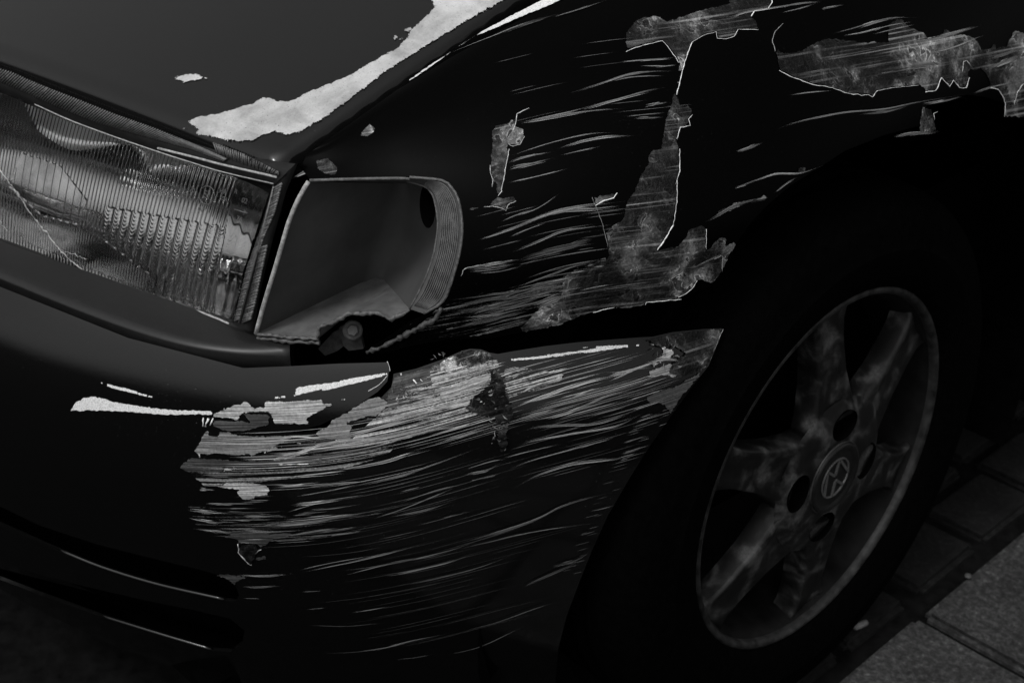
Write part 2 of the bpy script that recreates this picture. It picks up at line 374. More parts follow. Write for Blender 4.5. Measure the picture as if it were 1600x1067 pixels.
def panel(name, S, loop, mat, parent, grid=.006, off=0.0, thick=.002, holes=(), uvs=None, disp=0, dscale=120, step=6, jit=0, edge_disp=False, flow=None, fade=False):
    """a sheet cut out of surface S along the loop (image trace laid onto the surface), with real thickness"""
    uv = uvs if uvs is not None else S.uns(resample(loop, step, True, jit))
    pts = [Vector(q) for q in uv]; edges = [(i, (i + 1) % len(uv)) for i in range(len(uv))]; hl = []
    for h in holes:
        hu = S.uns(resample(h, step, True)); k = len(pts); pts += [Vector(q) for q in hu]; edges += [(k + i, k + (i + 1) % len(hu)) for i in range(len(hu))]; hl.append(hu)
    A = np.array(uv); lo, hi = A.min(0), A.max(0)
    gx, gy = np.meshgrid(np.arange(lo[0] + grid / 2, hi[0], grid), np.arange(lo[1] + grid / 2, hi[1], grid))
    gx = gx + (np.arange(gx.shape[0]) % 2)[:, None] * grid * .5
    G = np.c_[gx.ravel(), gy.ravel()]; ok = inpoly(G, A)
    for h in hl: ok &= ~inpoly(G, h)
    bd = np.array([tuple(p) for p in pts]); G = G[ok]
    if len(G):
        dm = np.full(len(G), 9.)
        for k in range(0, len(bd), 64): dm = np.minimum(dm, np.linalg.norm(G[:, None] - bd[None, k:k + 64], axis=2).min(1))
        G = G[dm > grid * .45]
    pts += [Vector(q) for q in G]
    ov, oe, of, *_ = geometry.delaunay_2d_cdt(pts, edges, [], 0, 1e-7)
    V = np.array([tuple(v) for v in ov]); T = np.array([f for f in of if len(f) == 3]); cen = V[T].mean(1)
    k = inpoly(cen, A)
    for h in hl: k &= ~inpoly(cen, h)
    T = T[k]
    Pn = S.ev(V[:, 0], V[:, 1]); Nn = S.normal(V[:, 0], V[:, 1])
    # orient
    a, b, c = Pn[T[0]]
    cr = np.cross(Pn[T[:, 1]] - Pn[T[:, 0]], Pn[T[:, 2]] - Pn[T[:, 0]]); fl = (cr * Nn[T[:, 0]]).sum(1) < 0
    T[fl] = T[fl][:, ::-1]
    cnt = {}
    for t in T:
        for x, y in ((t[0], t[1]), (t[1], t[2]), (t[2], t[0])): cnt[(x, y)] = 1
    be = [(x, y) for (x, y) in cnt if (y, x) not in cnt]
    D = np.full(len(V), off)
    if disp:
        bset = {x for e in be for x in e}
        for i in range(len(V)):
            q = Vector(Pn[i]) * dscale
            D[i] += disp * (noise.noise(q) + .6 * noise.noise(q * 2.3) + .4 * noise.noise(q * 5.1)) * (.25 if (i in bset and not edge_disp) else 1)
    top = Pn + Nn * D[:, None]; n = len(V)
    vs = list(top); fs = [tuple(t) for t in T]; uvl = list(V); nr = list(Nn)
    if thick:
        bot = Pn + Nn * (off - thick)
        vs += list(bot); uvl += list(V); nr += list(-Nn); fs += [tuple(t[::-1] + n) for t in T]
        for x, y in be:
            k = len(vs); q = [top[x], top[y], bot[y], bot[x]]; wn = np.cross(q[1] - q[0], q[2] - q[0]); L = np.linalg.norm(wn); wn = -wn / L if L > 0 else Nn[x]
            vs += q; uvl += [V[x], V[y], V[y], V[x]]; fs.append((k + 3, k + 2, k + 1, k)); nr += [wn] * 4
    if flow:   # grain of the material runs along the direction of the scrape
        px = np.array([proj(p) for p in vs]); uvl = np.c_[px[:, 0], px[:, 1] - np.interp(px[:, 0], flow[0], flow[1])] / FPX * 1.15
    o = mesh_obj(name, vs, fs, mat, parent, True, uvl, None, None if disp else nr)
    if fade:
        dm = np.full(n, 9.)
        for k in range(0, len(bd), 64): dm = np.minimum(dm, np.linalg.norm(V[:, None] - bd[None, k:k + 64], axis=2).min(1))
        full = np.full(len(vs), .0); full[:n] = dm
        at = o.data.attributes.new('rim', 'FLOAT', 'POINT'); at.data.foreach_set('value', full)
    return o

def integ(xs, sl):
    X = np.arange(-600, 2300, 10.); return X, np.cumsum(np.interp(X, xs, sl)) * 10
FLOW_B = integ([280, 400, 500, 600, 700, 780, 860, 950, 1050], [.05, -.01, -.09, -.2, -.27, -.30, -.27, -.26, -.34])
FLOW_F = integ([690, 760, 850, 930, 1000, 1150, 1600], [-.16, -.26, -.24, -.14, -.12, -.16, -.2])
def ribbons(name, S, items, mat, parent, base=.0004):
    """thin slivers lying on surface S: (image polyline, width in photo pixels, tone)"""
    mb = MB(); fine = []
    for pts, wd, tone in items:
        if wd <= 2: fine.append((pts, wd, tone)); continue
        ln = np.array(smoothline(pts)); tg = np.gradient(ln, axis=0); tg /= np.linalg.norm(tg, axis=1)[:, None] + 1e-9; nr_ = np.c_[-tg[:, 1], tg[:, 0]]; m = len(ln)
        fine.append((pts, wd * .7, tone * .55))
        for _ in range(int(math.ceil(wd * 1.1))):
            o0 = rng.uniform(-.55, .55) * wd; a = int(rng.uniform(0, .45) * m); b = int(rng.uniform(.6, 1) * m)
            if b - a < 3: continue
            w_ = ln[a:b] + nr_[a:b] * (o0 + rng.normal(0, .25) * np.sin(np.linspace(0, 3, b - a) + rng.uniform(0, 6)))[:, None]
            fine.append(([tuple(q) for q in w_[::max(1, (b - a) // 8)]], rng.uniform(.6, 1.5), min(.85, tone * rng.uniform(.7, 1.9))))
    for pts, wd, tone in fine:
        if len(pts) < 2: continue
        line = smoothline(pts); uv = S.uns(line)
        if len(uv) < 2: continue
        U = np.array(uv); p = S.ev(U[:, 0], U[:, 1]); n = S.normal(U[:, 0], U[:, 1]); k = len(p)
        tg = np.gradient(p, axis=0); tg /= np.linalg.norm(tg, axis=1)[:, None] + 1e-12; sd_ = np.cross(n, tg); off = base + rng.random() * .0006
        sl = np.r_[0, np.cumsum(np.linalg.norm(np.diff(p, axis=0), axis=1))]; sl0 = rng.random() * 9; t0 = rng.random() * 40
        tt = np.linspace(0, 1, k); tap = np.minimum(1, np.minimum(tt / .18, (1 - tt) / .25)); hw = .72 * wd / FPX * np.linalg.norm(p - EYE, axis=1) / 2 * (.12 + .88 * tap) * (1 + .25 * np.sin(tt * 9 + t0))
        # compensate the foreshortening of the panel so the sliver keeps its real width
        a = p + n * off + sd_ * hw[:, None]; b = p + n * off - sd_ * hw[:, None]
        v = []; u = []
        for i in range(k): v += [a[i], b[i]]; u += [(sl0 + sl[i], t0), (sl0 + sl[i], t0 + min(1.0, wd / 6))]
        mb.add(v, [(2 * i, 2 * i + 1, 2 * i + 3, 2 * i + 2) for i in range(k - 1)], u, [(tone, f) for f in np.repeat(np.minimum(1, np.minimum(tt / .3, (1 - tt) / .35)), 2)])
    o = mb.build(name, mat, parent, True); o['kind'] = 'stuff'; return o
def beads(name, S, items, parent, mat=None):
    """raised rims of torn paint film: (image polyline, width px, tone)"""
    mb = MB()
    for pts, wd, tone in items:
        uv = S.uns(resample(pts, 5, False, .35))
        if len(uv) < 2: continue
        U = np.array(uv); p = S.ev(U[:, 0], U[:, 1]) + S.normal(U[:, 0], U[:, 1]) * .0005
        rad = wd / FPX * np.linalg.norm(p - EYE, axis=1) / 2
        mb.tube(p, list(rad * (.45 + .75 * rng.random(len(p)))), 5, min(.9, tone * 1.5))
    o = mb.build(name, mat or EDGE, parent, True); o['kind'] = 'stuff'; return o

# ------------------------------------------------------------------ the ground
def tag(o, label=None, cat=None, kind=None, group=None):
    if label: o['label'] = label
    if cat: o['category'] = cat
    if kind: o['kind'] = kind
    if group: o['group'] = group
    return o
gv = [(-60, -60, -.011), (60, -60, -.011), (60, 60, -.011), (-60, 60, -.011)]
pav = tag(mesh_obj('pavement', gv, [(0, 1, 2, 3)], MORTAR), kind='structure')
def slab(cx, cy, lx, ly, name='paving_stone', h=.03, mat=None):
    bm = bmesh.new(); bmesh.ops.create_cube(bm, size=1)
    bmesh.ops.scale(bm, vec=(lx, ly, h), verts=bm.verts)
    bmesh.ops.bevel(bm, geom=[e for e in bm.edges if e.verts[0].co.z > 0 and e.verts[1].co.z > 0] + [e for e in bm.edges if abs(e.verts[0].co.z - e.verts[1].co.z) > h * .5], offset=.006, segments=2, affect='EDGES')
    for v in bm.verts: v.co.x += random.uniform(-.0012, .0012); v.co.y += random.uniform(-.0012, .0012)
    me = bpy.data.meshes.new(name); bm.to_mesh(me); bm.free(); o = link(name, me, mat or STONE, pav)
    o.location = (cx, cy, -h / 2 + random.uniform(-.002, .002)); o.rotation_euler = (random.uniform(-.008, .008), random.uniform(-.008, .008), random.uniform(-.012, .012)); return o
for iy in range(-4, 7):
    for ix in range(0, 3):
        slab(.018 + .148 + ix * .30, .205 + .175 - .35 * 1 + iy * .35 * 1.0 - (.0 if ix % 2 == 0 else .02), .288, .338)
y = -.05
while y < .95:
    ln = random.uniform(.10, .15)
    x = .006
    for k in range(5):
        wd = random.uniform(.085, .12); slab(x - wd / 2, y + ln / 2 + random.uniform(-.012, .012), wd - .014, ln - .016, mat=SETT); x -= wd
    y += ln
for (px, py, sz, nm, lab) in ((1344, 978, .009, 'cigarette_butt', 'short pale cigarette butt lying at the paving joint below the tyre'), (1513, 897, .007, 'pebble', 'small pale pebble lying in the dark joint between paving stones')):
    q = onplane(px, py, 2, .002); mb = MB()
    if nm == 'pebble':
        bm = bmesh.new(); bmesh.ops.create_icosphere(bm, subdivisions=2, radius=sz * .6)
        for v in bm.verts: v.co *= 1 + .25 * noise.noise(v.co * 200); v.co.z *= .6
        me = bpy.data.meshes.new(nm); bm.to_mesh(me); bm.free(); o = link(nm, me, plain('pebble_stone', .06, .8)); o.location = (q[0], q[1], .000)
    else:
        a = Vector((q[0], q[1], .004)); dr = Vector((.25, 1, 0)).normalized()
        mb.tube([a - dr * sz, a - dr * sz * .3, a + dr * sz * .4, a + dr * sz], [.0036, .004, .0038, .0034], 10); o = mb.build(nm, plain('butt_paper', .16, .8), None, True)
    tag(o, lab, 'litter' if nm != 'pebble' else 'stone')

# ------------------------------------------------------------------ the car
car = bpy.data.objects.new('damaged_car', None); C.objects.link(car); car.empty_display_size = .2
tag(car, 'black car with scraped bumper, peeling fender paint, sky reflections painted on hood and missing front indicator', 'car')

# --- panel surfaces
BP = [(-1.5, -.715), (-1.1, -.712), (-.85, -.695), (-.6, -.66), (-.42, -.61), (-.29, -.55), (-.19, -.485), (-.11, -.415), (-.05, -.345), (-.005, -.27), (.025, -.18), (.042, -.08), (.05, .05)]
def plan_normals(pl):
    a = np.array(pl, float); t = np.gradient(a, axis=0); n = np.c_[t[:, 1], -t[:, 0]]; return n / np.linalg.norm(n, axis=1)[:, None]
def extrude_plan(pl, prof):
    a = np.array(pl, float); n = plan_normals(pl); return [[(*(a[i] - n[i] * ins), z) for i in range(len(a))] for z, ins in prof]
BUMP = Surf(extrude_plan(BP, [(.06, .10), (.12, .062), (.18, .034), (.25, .014), (.32, .004), (.385, 0), (.43, .003), (.46, .008), (.485, .0155), (.505, .025), (.522, .037), (.536, .052), (.547, .072), (.554, .10), (.558, .14)]), 300, 160)
FB = [(-.36, -.515), (-.27, -.475), (-.19, -.435), (-.12, -.385), (-.06, -.325), (-.015, -.25), (.012, -.16), (.025, -.05), (.03, .10), (.03, .35), (.03, .8), (.03, 1.4)]
FT = [(-.36, -.46, .655), (-.27, -.445, .662), (-.213, -.42, .674), (-.207, -.36, .692), (-.203, -.29, .713), (-.198, -.20, .741), (-.195, -.11, .768), (-.19, 0, .798), (-.19, .13, .83), (-.19, .37, .88), (-.18, .8, .94), (-.17, 1.4, .99)]
fn = plan_normals(FB); rows = []
for z, ins in ((.20, .03), (.32, .012), (.42, .004), (.50, 0)):
    rows.append([(FB[i][0] - fn[i][0] * ins, FB[i][1] - fn[i][1] * ins, z) for i in range(12)])
PM = R(72)
for ph in (0, 14, 28, 42, 56, 66, 72):
    s_ = (1 - math.cos(R(ph))) / (1 - math.cos(PM)); zz = math.sin(R(ph)) / math.sin(PM)
    rows.append([(FB[i][0] + (FT[i][0] - FB[i][0]) * s_, FB[i][1] + (FT[i][1] - FB[i][1]) * s_, .56 + (FT[i][2] - .56) * zz) for i in range(12)])
# turned-in flange below the hood gap
rows.append([(p[0] - .012, p[1] + .004, p[2] - .001) for p in FT]); rows.append([(p[0] - .018, p[1] + .006, p[2] - .02) for p in FT])
FEND = Surf(rows, 300, 160)
def hoodz(x, y):
    z = .671 + .315 * (y + .425) - .10 * max(0, y + .2) ** 2
    z += .055 * (1 - math.exp(-(-.224 - x) / .5)) if x < -.224 else 0
    return z
hrows = []
for k, t in enumerate((-.030, -.022, -.010, 0, .012, .04, .12, .25, .42, .65, .95, 1.4)):
    row = []
    for x in (-.2245, -.2255, -.229, -.236, -.26, -.32, -.42, -.55, -.70, -.90, -1.2, -1.6):
        yf = -.437 - .14 * min(1, (-.224 - x) / .5) ** 1.0 * .55 - .03 * max(0, (-.224 - x) - .5)
        # rolled front lip and rolled side edge
        y = yf + max(t, 0); z = hoodz(x, y)
        if t < 0: y = yf - {-.030: .006, -.022: .005, -.010: .003}[t]; z = hoodz(x, yf) - {-.030: .030, -.022: .014, -.010: .004}[t]
        z -= {-.2245: .022, -.2255: .009, -.229: .0035, -.236: .001}.get(x, 0)
        row.append((x, y, z))
    hrows.append(row)
HOOD = Surf(hrows, 260, 200)

# --- hood
HA = panel('hood', HOOD, None, HOODP, car, .012, 0, .0015, uvs=[tuple(q) for q in resample([(0.001, .001), (HOOD.Lu - .001, .001), (HOOD.Lu - .001, HOOD.Lv - .001), (.001, HOOD.Lv - .001)], .012, True)])
tag(HA, 'dark glossy hood with pale sky reflection painted along its edge')
hz = lambda s: Z(200, 0, 2.424, s)
panel('peel_and_reflection_patch', HOOD, hz('220,465 260,445 340,432 400,415 470,395 500,375 540,370 565,385 600,385 630,378 680,350 760,318 830,290 890,255 950,220 1010,190 1050,150 1070,115 1100,90 1130,60 1158,30 1150,10 1135,-10 1180,-60 1560,-60 1425,4 1280,86 1150,167 980,275 880,350 800,410 740,455 700,478 660,500 600,518 555,502 515,515 480,535 430,540 380,538 330,525 260,510 200,490 135,476 140,470 200,482 265,492'), PALE, HA, .003, .0007, 0, step=4, jit=.7, fade=True)  # reflected sky painted on as a pale ragged patch
panel('peel_and_reflection_patch', HOOD, hz('140,285 160,290 200,288 225,282 260,280 290,292 322,305 280,306 250,310 215,318 200,312 175,303'), PALE, HA, .003, .0007, 0, step=3, jit=.6, fade=True)
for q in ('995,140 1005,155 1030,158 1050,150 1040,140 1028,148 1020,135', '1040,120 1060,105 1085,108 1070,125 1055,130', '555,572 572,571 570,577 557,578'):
    panel('peel_and_reflection_patch', HOOD, hz(q), PALE, HA, .003, .0008, 0, step=3, jit=.4, fade=True)

# --- fender
arch = [proj((.03, .378 * math.cos(R(a)), .285 + .378 * math.sin(R(a)))) for a in range(-10, 86, 5)]
FLOOP = P('478,243 545,195 620,141 710,87 800,38 880,-6') + [proj((p[0], p[1], p[2])) for p in FT[6:]] + [proj((.03, 1.38, .3)), proj((.03, .8, .22)), proj((.03, .42, .22))] + arch + \
    P('1440,196 1380,212 1320,236 1280,262 1235,290 1200,320 1172,350 1150,382 1138,415 1121,440 1090,455 1060,467 1010,472 985,478 930,487 900,494 850,512 810,520 770,528 700,530 640,541 600,551 572,553 578,543 605,528 640,503 665,492 693,470 708,432 719,390 722,350 716,312 705,292 690,281 640,276 560,278 484,280 470,263')
FE = panel('fender', FEND, FLOOP, FENDP, car, .010, 0, .0015, step=9)
tag(FE, 'black fender with ragged patches of stripped paint')
az = lambda s: Z(700, 0, 3.5556, s)
bz = lambda s: Z(1100, 0, 3.2, s)
cz = lambda s: Z(700, 280, 3.2, s)
TP = az('990,290 985,210 1000,165 1040,120 1090,95 1150,90 1190,105 1215,120 1250,110 1320,85 1380,65 1440,50 1500,35 1560,20') + bz('40,8 120,5 200,-5 300,-10 338,0 340,15 320,45 250,60 235,85 262,110 270,152 170,150 150,185 110,198 65,195 60,160 0,180') + \
    az('1420,200 1355,238 1330,300 1300,400 1285,470 1270,530 1285,575 1300,590 1330,585 1355,610 1357,640 1335,665 1345,700 1290,710 1280,740 1270,775 1285,830 1287,950 1265,1025') + \
    cz('1143,5 1145,80 1138,150 1125,230 1090,290 1045,355 1100,340 1150,330 1185,290 1200,255 1240,235 1275,225 1290,250 1290,350 1310,340 1330,310 1380,275 1392,300 1390,330 1430,305 1462,287 1440,330 1400,390 1370,460 1330,520 1300,520 1270,505 1245,505 1220,545 1190,570 1150,590 1165,600 990,615 985,628 900,646 870,648 830,640 725,665 650,690 560,730 450,752 380,768 340,760 400,700 480,615 560,585 570,540 565,480 610,465 690,450 700,430 790,400 800,380 795,330 785,270 820,230 870,200 885,140 890,110 930,60 950,10') + \
    az('1060,990 1090,940 1110,910 1100,870 1130,840 1180,825 1190,770 1200,690 1215,640 1230,590 1240,550 1265,480 1275,400 1280,350 1265,320 1240,290 1220,260 1190,230 1100,250 1040,265')
panel('peel_and_reflection_patch', FEND, TP, MOTT, FE, .003, .0006, 0, step=4, jit=.6, flow=FLOW_F, fade=True)
FP = bz('355,260 365,310 375,355 430,385 540,425 640,440 700,465 745,475 765,472 785,480 820,476 840,488 865,455 950,440 1070,428 1090,440 1105,462 1155,455 1170,430 1185,390 1225,435 1245,402 1275,440 1310,440 1325,390 1320,365 1335,352 1365,352 1380,345 1415,380 1430,440 1470,450 1490,480 1505,520 1500,585 1700,592 1700,120 1600,170 1590,160 1550,150 1520,200 1510,230 1460,240 1450,205 1430,240 1385,245 1370,210 1330,180 1250,170 1205,145 1180,170 1120,195 1100,165 1060,150 1020,130 985,95 960,95 920,120 915,160 920,210 800,210 650,195 600,195 540,220 460,260 400,265 360,240')
panel('peel_and_reflection_patch', FEND, FP, MOTT2, FE, .003, .0006, 0, step=4, jit=.6, flow=FLOW_F, fade=True)
SMALL = [bz('1090,530 1135,545 1150,600 1160,650 1190,635 1188,648 1160,660 1080,667 1072,640 1080,580'), bz('465,840 500,832 515,845 490,870 460,868'),
         az('240,740 260,700 285,695 330,690 360,655 375,700 420,720 425,760 400,805 360,815 335,800 340,870 320,930 310,1000 295,1060') + cz('270,60 250,85 280,95 335,80 340,110 300,130 290,160 265,145 220,135 180,140 105,160 100,145 210,125 245,80 235,20') + az('245,1040 250,1000 235,960 235,860 245,780'),
         hz('880,515 895,490 915,470 938,490 925,512 900,520'), P('494,252 512,247 528,262 526,275 508,272 496,264'), cz('720,90 840,68 828,95 737,133'), cz('1280,215 1340,180 1345,160 1420,120 1560,90 1600,60 1590,110 1480,130 1380,175 1320,205')]
for q in SMALL: panel('peel_and_reflection_patch', FEND, q, MOTT, FE, .002, .0006, 0, step=3, jit=.5, flow=FLOW_F, fade=True)
panel('scuffed_area', FEND, P('640,522 690,478 740,462 800,448 880,430 945,402 950,420 880,450 872,470 850,500 800,515 740,524 690,526'), SCUFF_LO, FE, .005, .0005, 0, step=5, jit=1, flow=FLOW_F)
# crest of the fender beside the hood gap, its sky reflection painted in pale colour
panel('peel_and_reflection_patch', FEND, hz('1040,322 1100,282 1180,226 1270,163 1350,118 1450,63 1560,8 1650,-35 1720,-35 1600,22 1500,62 1400,107 1320,139 1250,182 1180,234 1080,302'), CREST_REFL, FE, .0016, .0007, 0, step=4, jit=.3, fade=True)
EDG = [(az('990,292 1040,268 1100,252 1190,230'), 1.3, .55), (az('1190,230 1220,262 1240,290 1265,322 1280,352'), 1.2, .5), (az('1355,238 1330,300 1300,400 1285,470 1270,530'), 1.8, .65), (az('1355,238 1420,200 1488,180'), 1.2, .35), (az('1357,640 1335,665 1345,700 1290,710 1280,740 1270,775'), 1.4, .5),
       (az('1285,830 1287,950 1265,1025') + cz('1143,5'), 1.4, .5), (cz('1143,5 1145,80 1138,150 1125,230'), 1.3, .4), (cz('1125,230 1090,290 1045,355'), 2.4, .8), (cz('737,133 780,108 828,95 845,70'), 2.2, .6), (cz('720,92 740,140 770,220 780,260 798,340'), .9, .16),
       (cz('1290,250 1290,350'), 1.2, .4), (cz('1165,600 990,615 985,628'), 1.4, .5), (cz('830,640 725,665'), 1.4, .45), (cz('1150,590 1190,570 1220,545 1245,505'), 1.3, .4), (cz('1370,460 1370,380 1330,400'), 1, .3),
       (bz('338,0 340,15 320,45 250,60 235,85'), 1.8, .65), (bz('270,152 170,150 150,185 110,198 65,195 60,160'), 1.2, .45), (bz('355,260 340,205 355,160 395,120'), 1, .25), (bz('375,355 430,385 540,425 640,440 700,465 745,475 765,472 785,480 820,476 840,488 865,455'), 1.5, .5), (bz('865,455 950,440 1070,428'), 1.1, .35), (bz('1105,462 1155,455 1170,430 1185,390 1225,435 1245,402 1275,440 1310,440 1325,390'), 1.5, .5), (bz('1430,440 1470,450 1490,480 1505,520 1500,585'), 1.5, .45), (bz('1595,420 1565,460 1548,525'), 1.4, .45), (bz('1150,600 1145,570 1165,560'), 1.2, .4), (bz('1290,360 1295,310 1310,305 1330,330'), 1.3, .35),
       (az('360,730 375,690 383,635 450,603'), 1.3, .5), (az('335,800 360,815 400,805 425,760'), 1.1, .35), (az('340,830 320,930 310,1000 295,1060') + cz('270,60 250,85'), 1.5, .5), (az('245,1040 250,1000 235,960 235,920'), 1.2, .35), (cz('180,140 220,135 265,145 290,160 300,130 340,110'), 1.2, .35), (cz('65,485 75,455 100,440 180,428 320,405'), 1.3, .35)]
beads('paint_edge_highlight', FEND, EDG, FE)  # film edges toned bright to carry the light they catch
FS = [(az('945,352 1100,338 1270,325'), 3, .3), (az('1060,370 1280,370'), 2, .22), (az('1140,380 1200,372 1280,362'), 2, .22), (az('665,525 850,465 1000,415 1130,400 1275,400'), 4, .22), (az('900,455 1020,430 1225,424'), 3, .2), (az('740,610 900,565 1100,510 1220,488'), 5, .25), (az('1090,595 1230,568'), 4, .22), (az('380,690 560,660 760,625 1000,606'), 4, .22), (az('380,690 700,620 860,570'), 2.5, .2),
      (az('980,650 1080,640 1210,628'), 2, .14), (az('1030,660 1200,655'), 3, .14), (az('345,870 560,800 770,750 935,738'), 2, .22), (az('600,830 760,785 900,762 1045,757'), 4, .25), (az('620,865 850,815'), 2, .22), (az('335,900 450,870 590,845'), 3, .2), (az('330,950 450,915 590,880'), 4, .25), (az('330,1018 480,985 670,938'), 2, .3), (az('340,935 420,915 540,905'), 2, .18), (az('330,910 420,880 520,855'), 2, .18),
      (az('0,305 120,255 260,200 380,150 560,90'), 2, .25), (az('560,105 700,65 900,0'), 3, .14), (az('250,210 400,150 620,80'), 3, .12),
      (cz('150,305 320,245 480,180 640,142 885,112'), 6, .2), (cz('160,300 300,255 450,205'), 3, .18), (cz('420,190 560,160 720,150 880,132'), 5, .18), (cz('300,292 400,250 500,215'), 2, .2), (cz('300,368 440,315 560,265 680,245 830,228'), 3, .22), (cz('310,190 440,150 570,65'), 1.6, .25), (cz('260,215 340,180 430,150'), 2, .2), (cz('75,445 180,430 330,405 390,398'), 4, .22), (cz('100,455 250,440 350,420'), 5, .15), (cz('130,470 260,460 380,430'), 2, .15), (cz('350,400 500,360 640,330 740,320'), 9, .07), (cz('450,370 600,345 730,300'), 7, .08), (cz('560,350 660,315 740,290'), 6, .07),
      (cz('320,550 480,490 650,430 795,398'), 3, .18), (cz('380,500 560,440 790,395'), 2, .16), (cz('0,605 200,580 380,555 560,480'), 4, .14), (cz('0,640 200,600 400,580 560,520'), 5, .11), (cz('0,665 150,650 320,640 560,545'), 5, .11), (cz('60,690 220,680 330,655 420,640'), 3, .22), (cz('720,440 785,432'), 4, .4), (cz('600,470 690,455'), 2, .35), (cz('850,432 910,425'), 4, .3), (cz('620,560 760,530 900,510'), 4, .25), (cz('440,640 560,590 610,585'), 14, .25), (cz('460,690 560,640 640,620'), 10, .12), (cz('1190,460 1250,430 1400,360'), 3, .3), (cz('1430,45 1560,0'), 3, .22), (cz('1280,215 1350,180 1440,130 1590,85'), 5, .16),
      (bz('55,92 140,88 230,60 600,5'), 3, .3), (bz('340,50 480,20 610,10'), 3, .22), (bz('380,68 480,45 560,20'), 2, .2), (bz('580,50 640,38 705,26'), 3, .16), (bz('640,172 760,140 920,95 1070,90'), 3, .3), (bz('690,185 800,165 930,130 1060,110'), 2.5, .28), (bz('760,150 860,115 950,95'), 2, .25), (bz('840,175 940,150 1050,125'), 2, .22), (bz('415,480 520,465 640,455'), 2, .25), (bz('345,655 480,610 700,565 900,548 1080,510 1300,475'), 3.5, .25), (bz('760,575 900,560 1040,525'), 3, .18), (bz('1090,525 1180,510 1300,480'), 4, .25), (bz('160,765 220,745 295,712'), 5, .18), (bz('150,942 260,900 360,870 480,865 600,828'), 3, .28), (bz('350,960 420,910 470,885'), 3, .22), (bz('945,690 1040,670 1180,660'), 5, .25), (bz('1000,215 1150,195 1385,130'), 5, .35), (bz('1100,275 1240,240 1400,175'), 2, .35), (bz('1340,475 1430,440 1600,400'), 3, .25), (bz('1000,340 1120,325 1200,310'), 8, .2), (bz('1400,350 1500,310 1600,270'), 9, .3), (bz('1420,300 1600,240'), 6, .25), (bz('880,375 960,352'), 3, .18)]
def flow_f(x, y): return np.interp(x, [690, 760, 850, 930, 1000], [-.16, -.26, -.24, -.14, -.10])
def randstreaks(n, box, flow, lens, wid, tones, mask=None):
    out = []; k = 0
    while len(out) < n and k < n * 12:
        k += 1; x = rng.uniform(box[0], box[2]); y = rng.uniform(box[1], box[3])
        if mask and not inpoly([(x, y)], mask)[0]: continue
        L = rng.uniform(*lens); pts = [(x, y)]; st = L / 5
        for _ in range(5): x += st; y += flow(x, y) * st; pts.append((x, y))
        if mask and not inpoly([(x, y)], mask)[0]: continue
        out.append((pts, rng.uniform(*wid), rng.uniform(*tones)))
    return out
FS += randstreaks(60, (695, 445, 900, 520), flow_f, (25, 110), (.8, 2.6), (.05, .2), P('690,515 740,470 830,440 940,400 940,440 860,470 840,505 760,525'))
FS += randstreaks(26, (730, 330, 940, 440), flow_f, (30, 120), (.7, 1.6), (.05, .16))
FS += randstreaks(10, (760, 60, 1040, 220), flow_f, (40, 120), (.7, 1.6), (.05, .14))
ribbons('scratches', FEND, FS, SCRATCH, FE)

# --- bumper
BL = P('-500,225 -250,335 0,448 200,528 380,575 455,572 530,568 606,566 609,574 605,596 590,612 560,632 530,650 500,664 470,672 455,676 475,677 505,672 537,657 568,639 597,620 612,604 615,584 650,576 690,562 722,548 735,545 752,546 765,551 778,553 800,549 850,541 900,535 960,530 1000,527 1020,526 1050,519 1100,514 1127,513 1130,516 1119,543 1107,572 1085,600 1060,634 1020,690 985,745 950,805 925,860 905,910 886,960 873,1010 868,1060 866,1120 866,1190 700,1215 450,1180 200,1080 0,1000 -250,890 -500,780')
SL1 = P('-420,600 -200,700 -60,765 0,791 60,820 150,850 250,875 310,889 345,899 368,915 374,930 366,940 350,938 245,914 160,888 95,862 0,820 -60,792 -200,732 -420,640')
SL2 = P('-420,690 -200,780 0,876 60,897 130,915 230,938 300,952 360,966 382,985 378,1005 360,1018 330,1016 250,992 160,964 60,928 0,905 -200,822 -420,724')
BU = panel('bumper', BUMP, BL, BUMPP, car, .007, 0, .0035, holes=[SL1, SL2], step=6)
tag(BU, 'black plastic front bumper, scraped and cracked at its corner')
fz = lambda s: Z(0, 560, 3.3333, s)
dz = lambda s: Z(260, 540, 2.668, s)
ez = lambda s: Z(700, 500, 2.9644, s)
uz = lambda s: Z(280, 570, 6.276, s)
vz = lambda s: Z(480, 540, 6.276, s)
wz = lambda s: Z(680, 530, 6.276, s)
yz = lambda s: Z(880, 490, 5.6148, s)
qz = lambda s: Z(280, 720, 5.336, s)
def bp(name, loop, mat, grid=.006, off=.0008, th=.0006, **k):
    if mat in (SOLID_MID, SOLID_LIGHT, SOLID_DARK, TORND, TORNM): k['fade'] = True; th = 0; grid = min(grid, .0022)
    return panel(name, BUMP, loop, mat, BU, grid, off, th, step=k.pop('step', 4), jit=k.pop('jit', .5), flow=FLOW_B, **k)
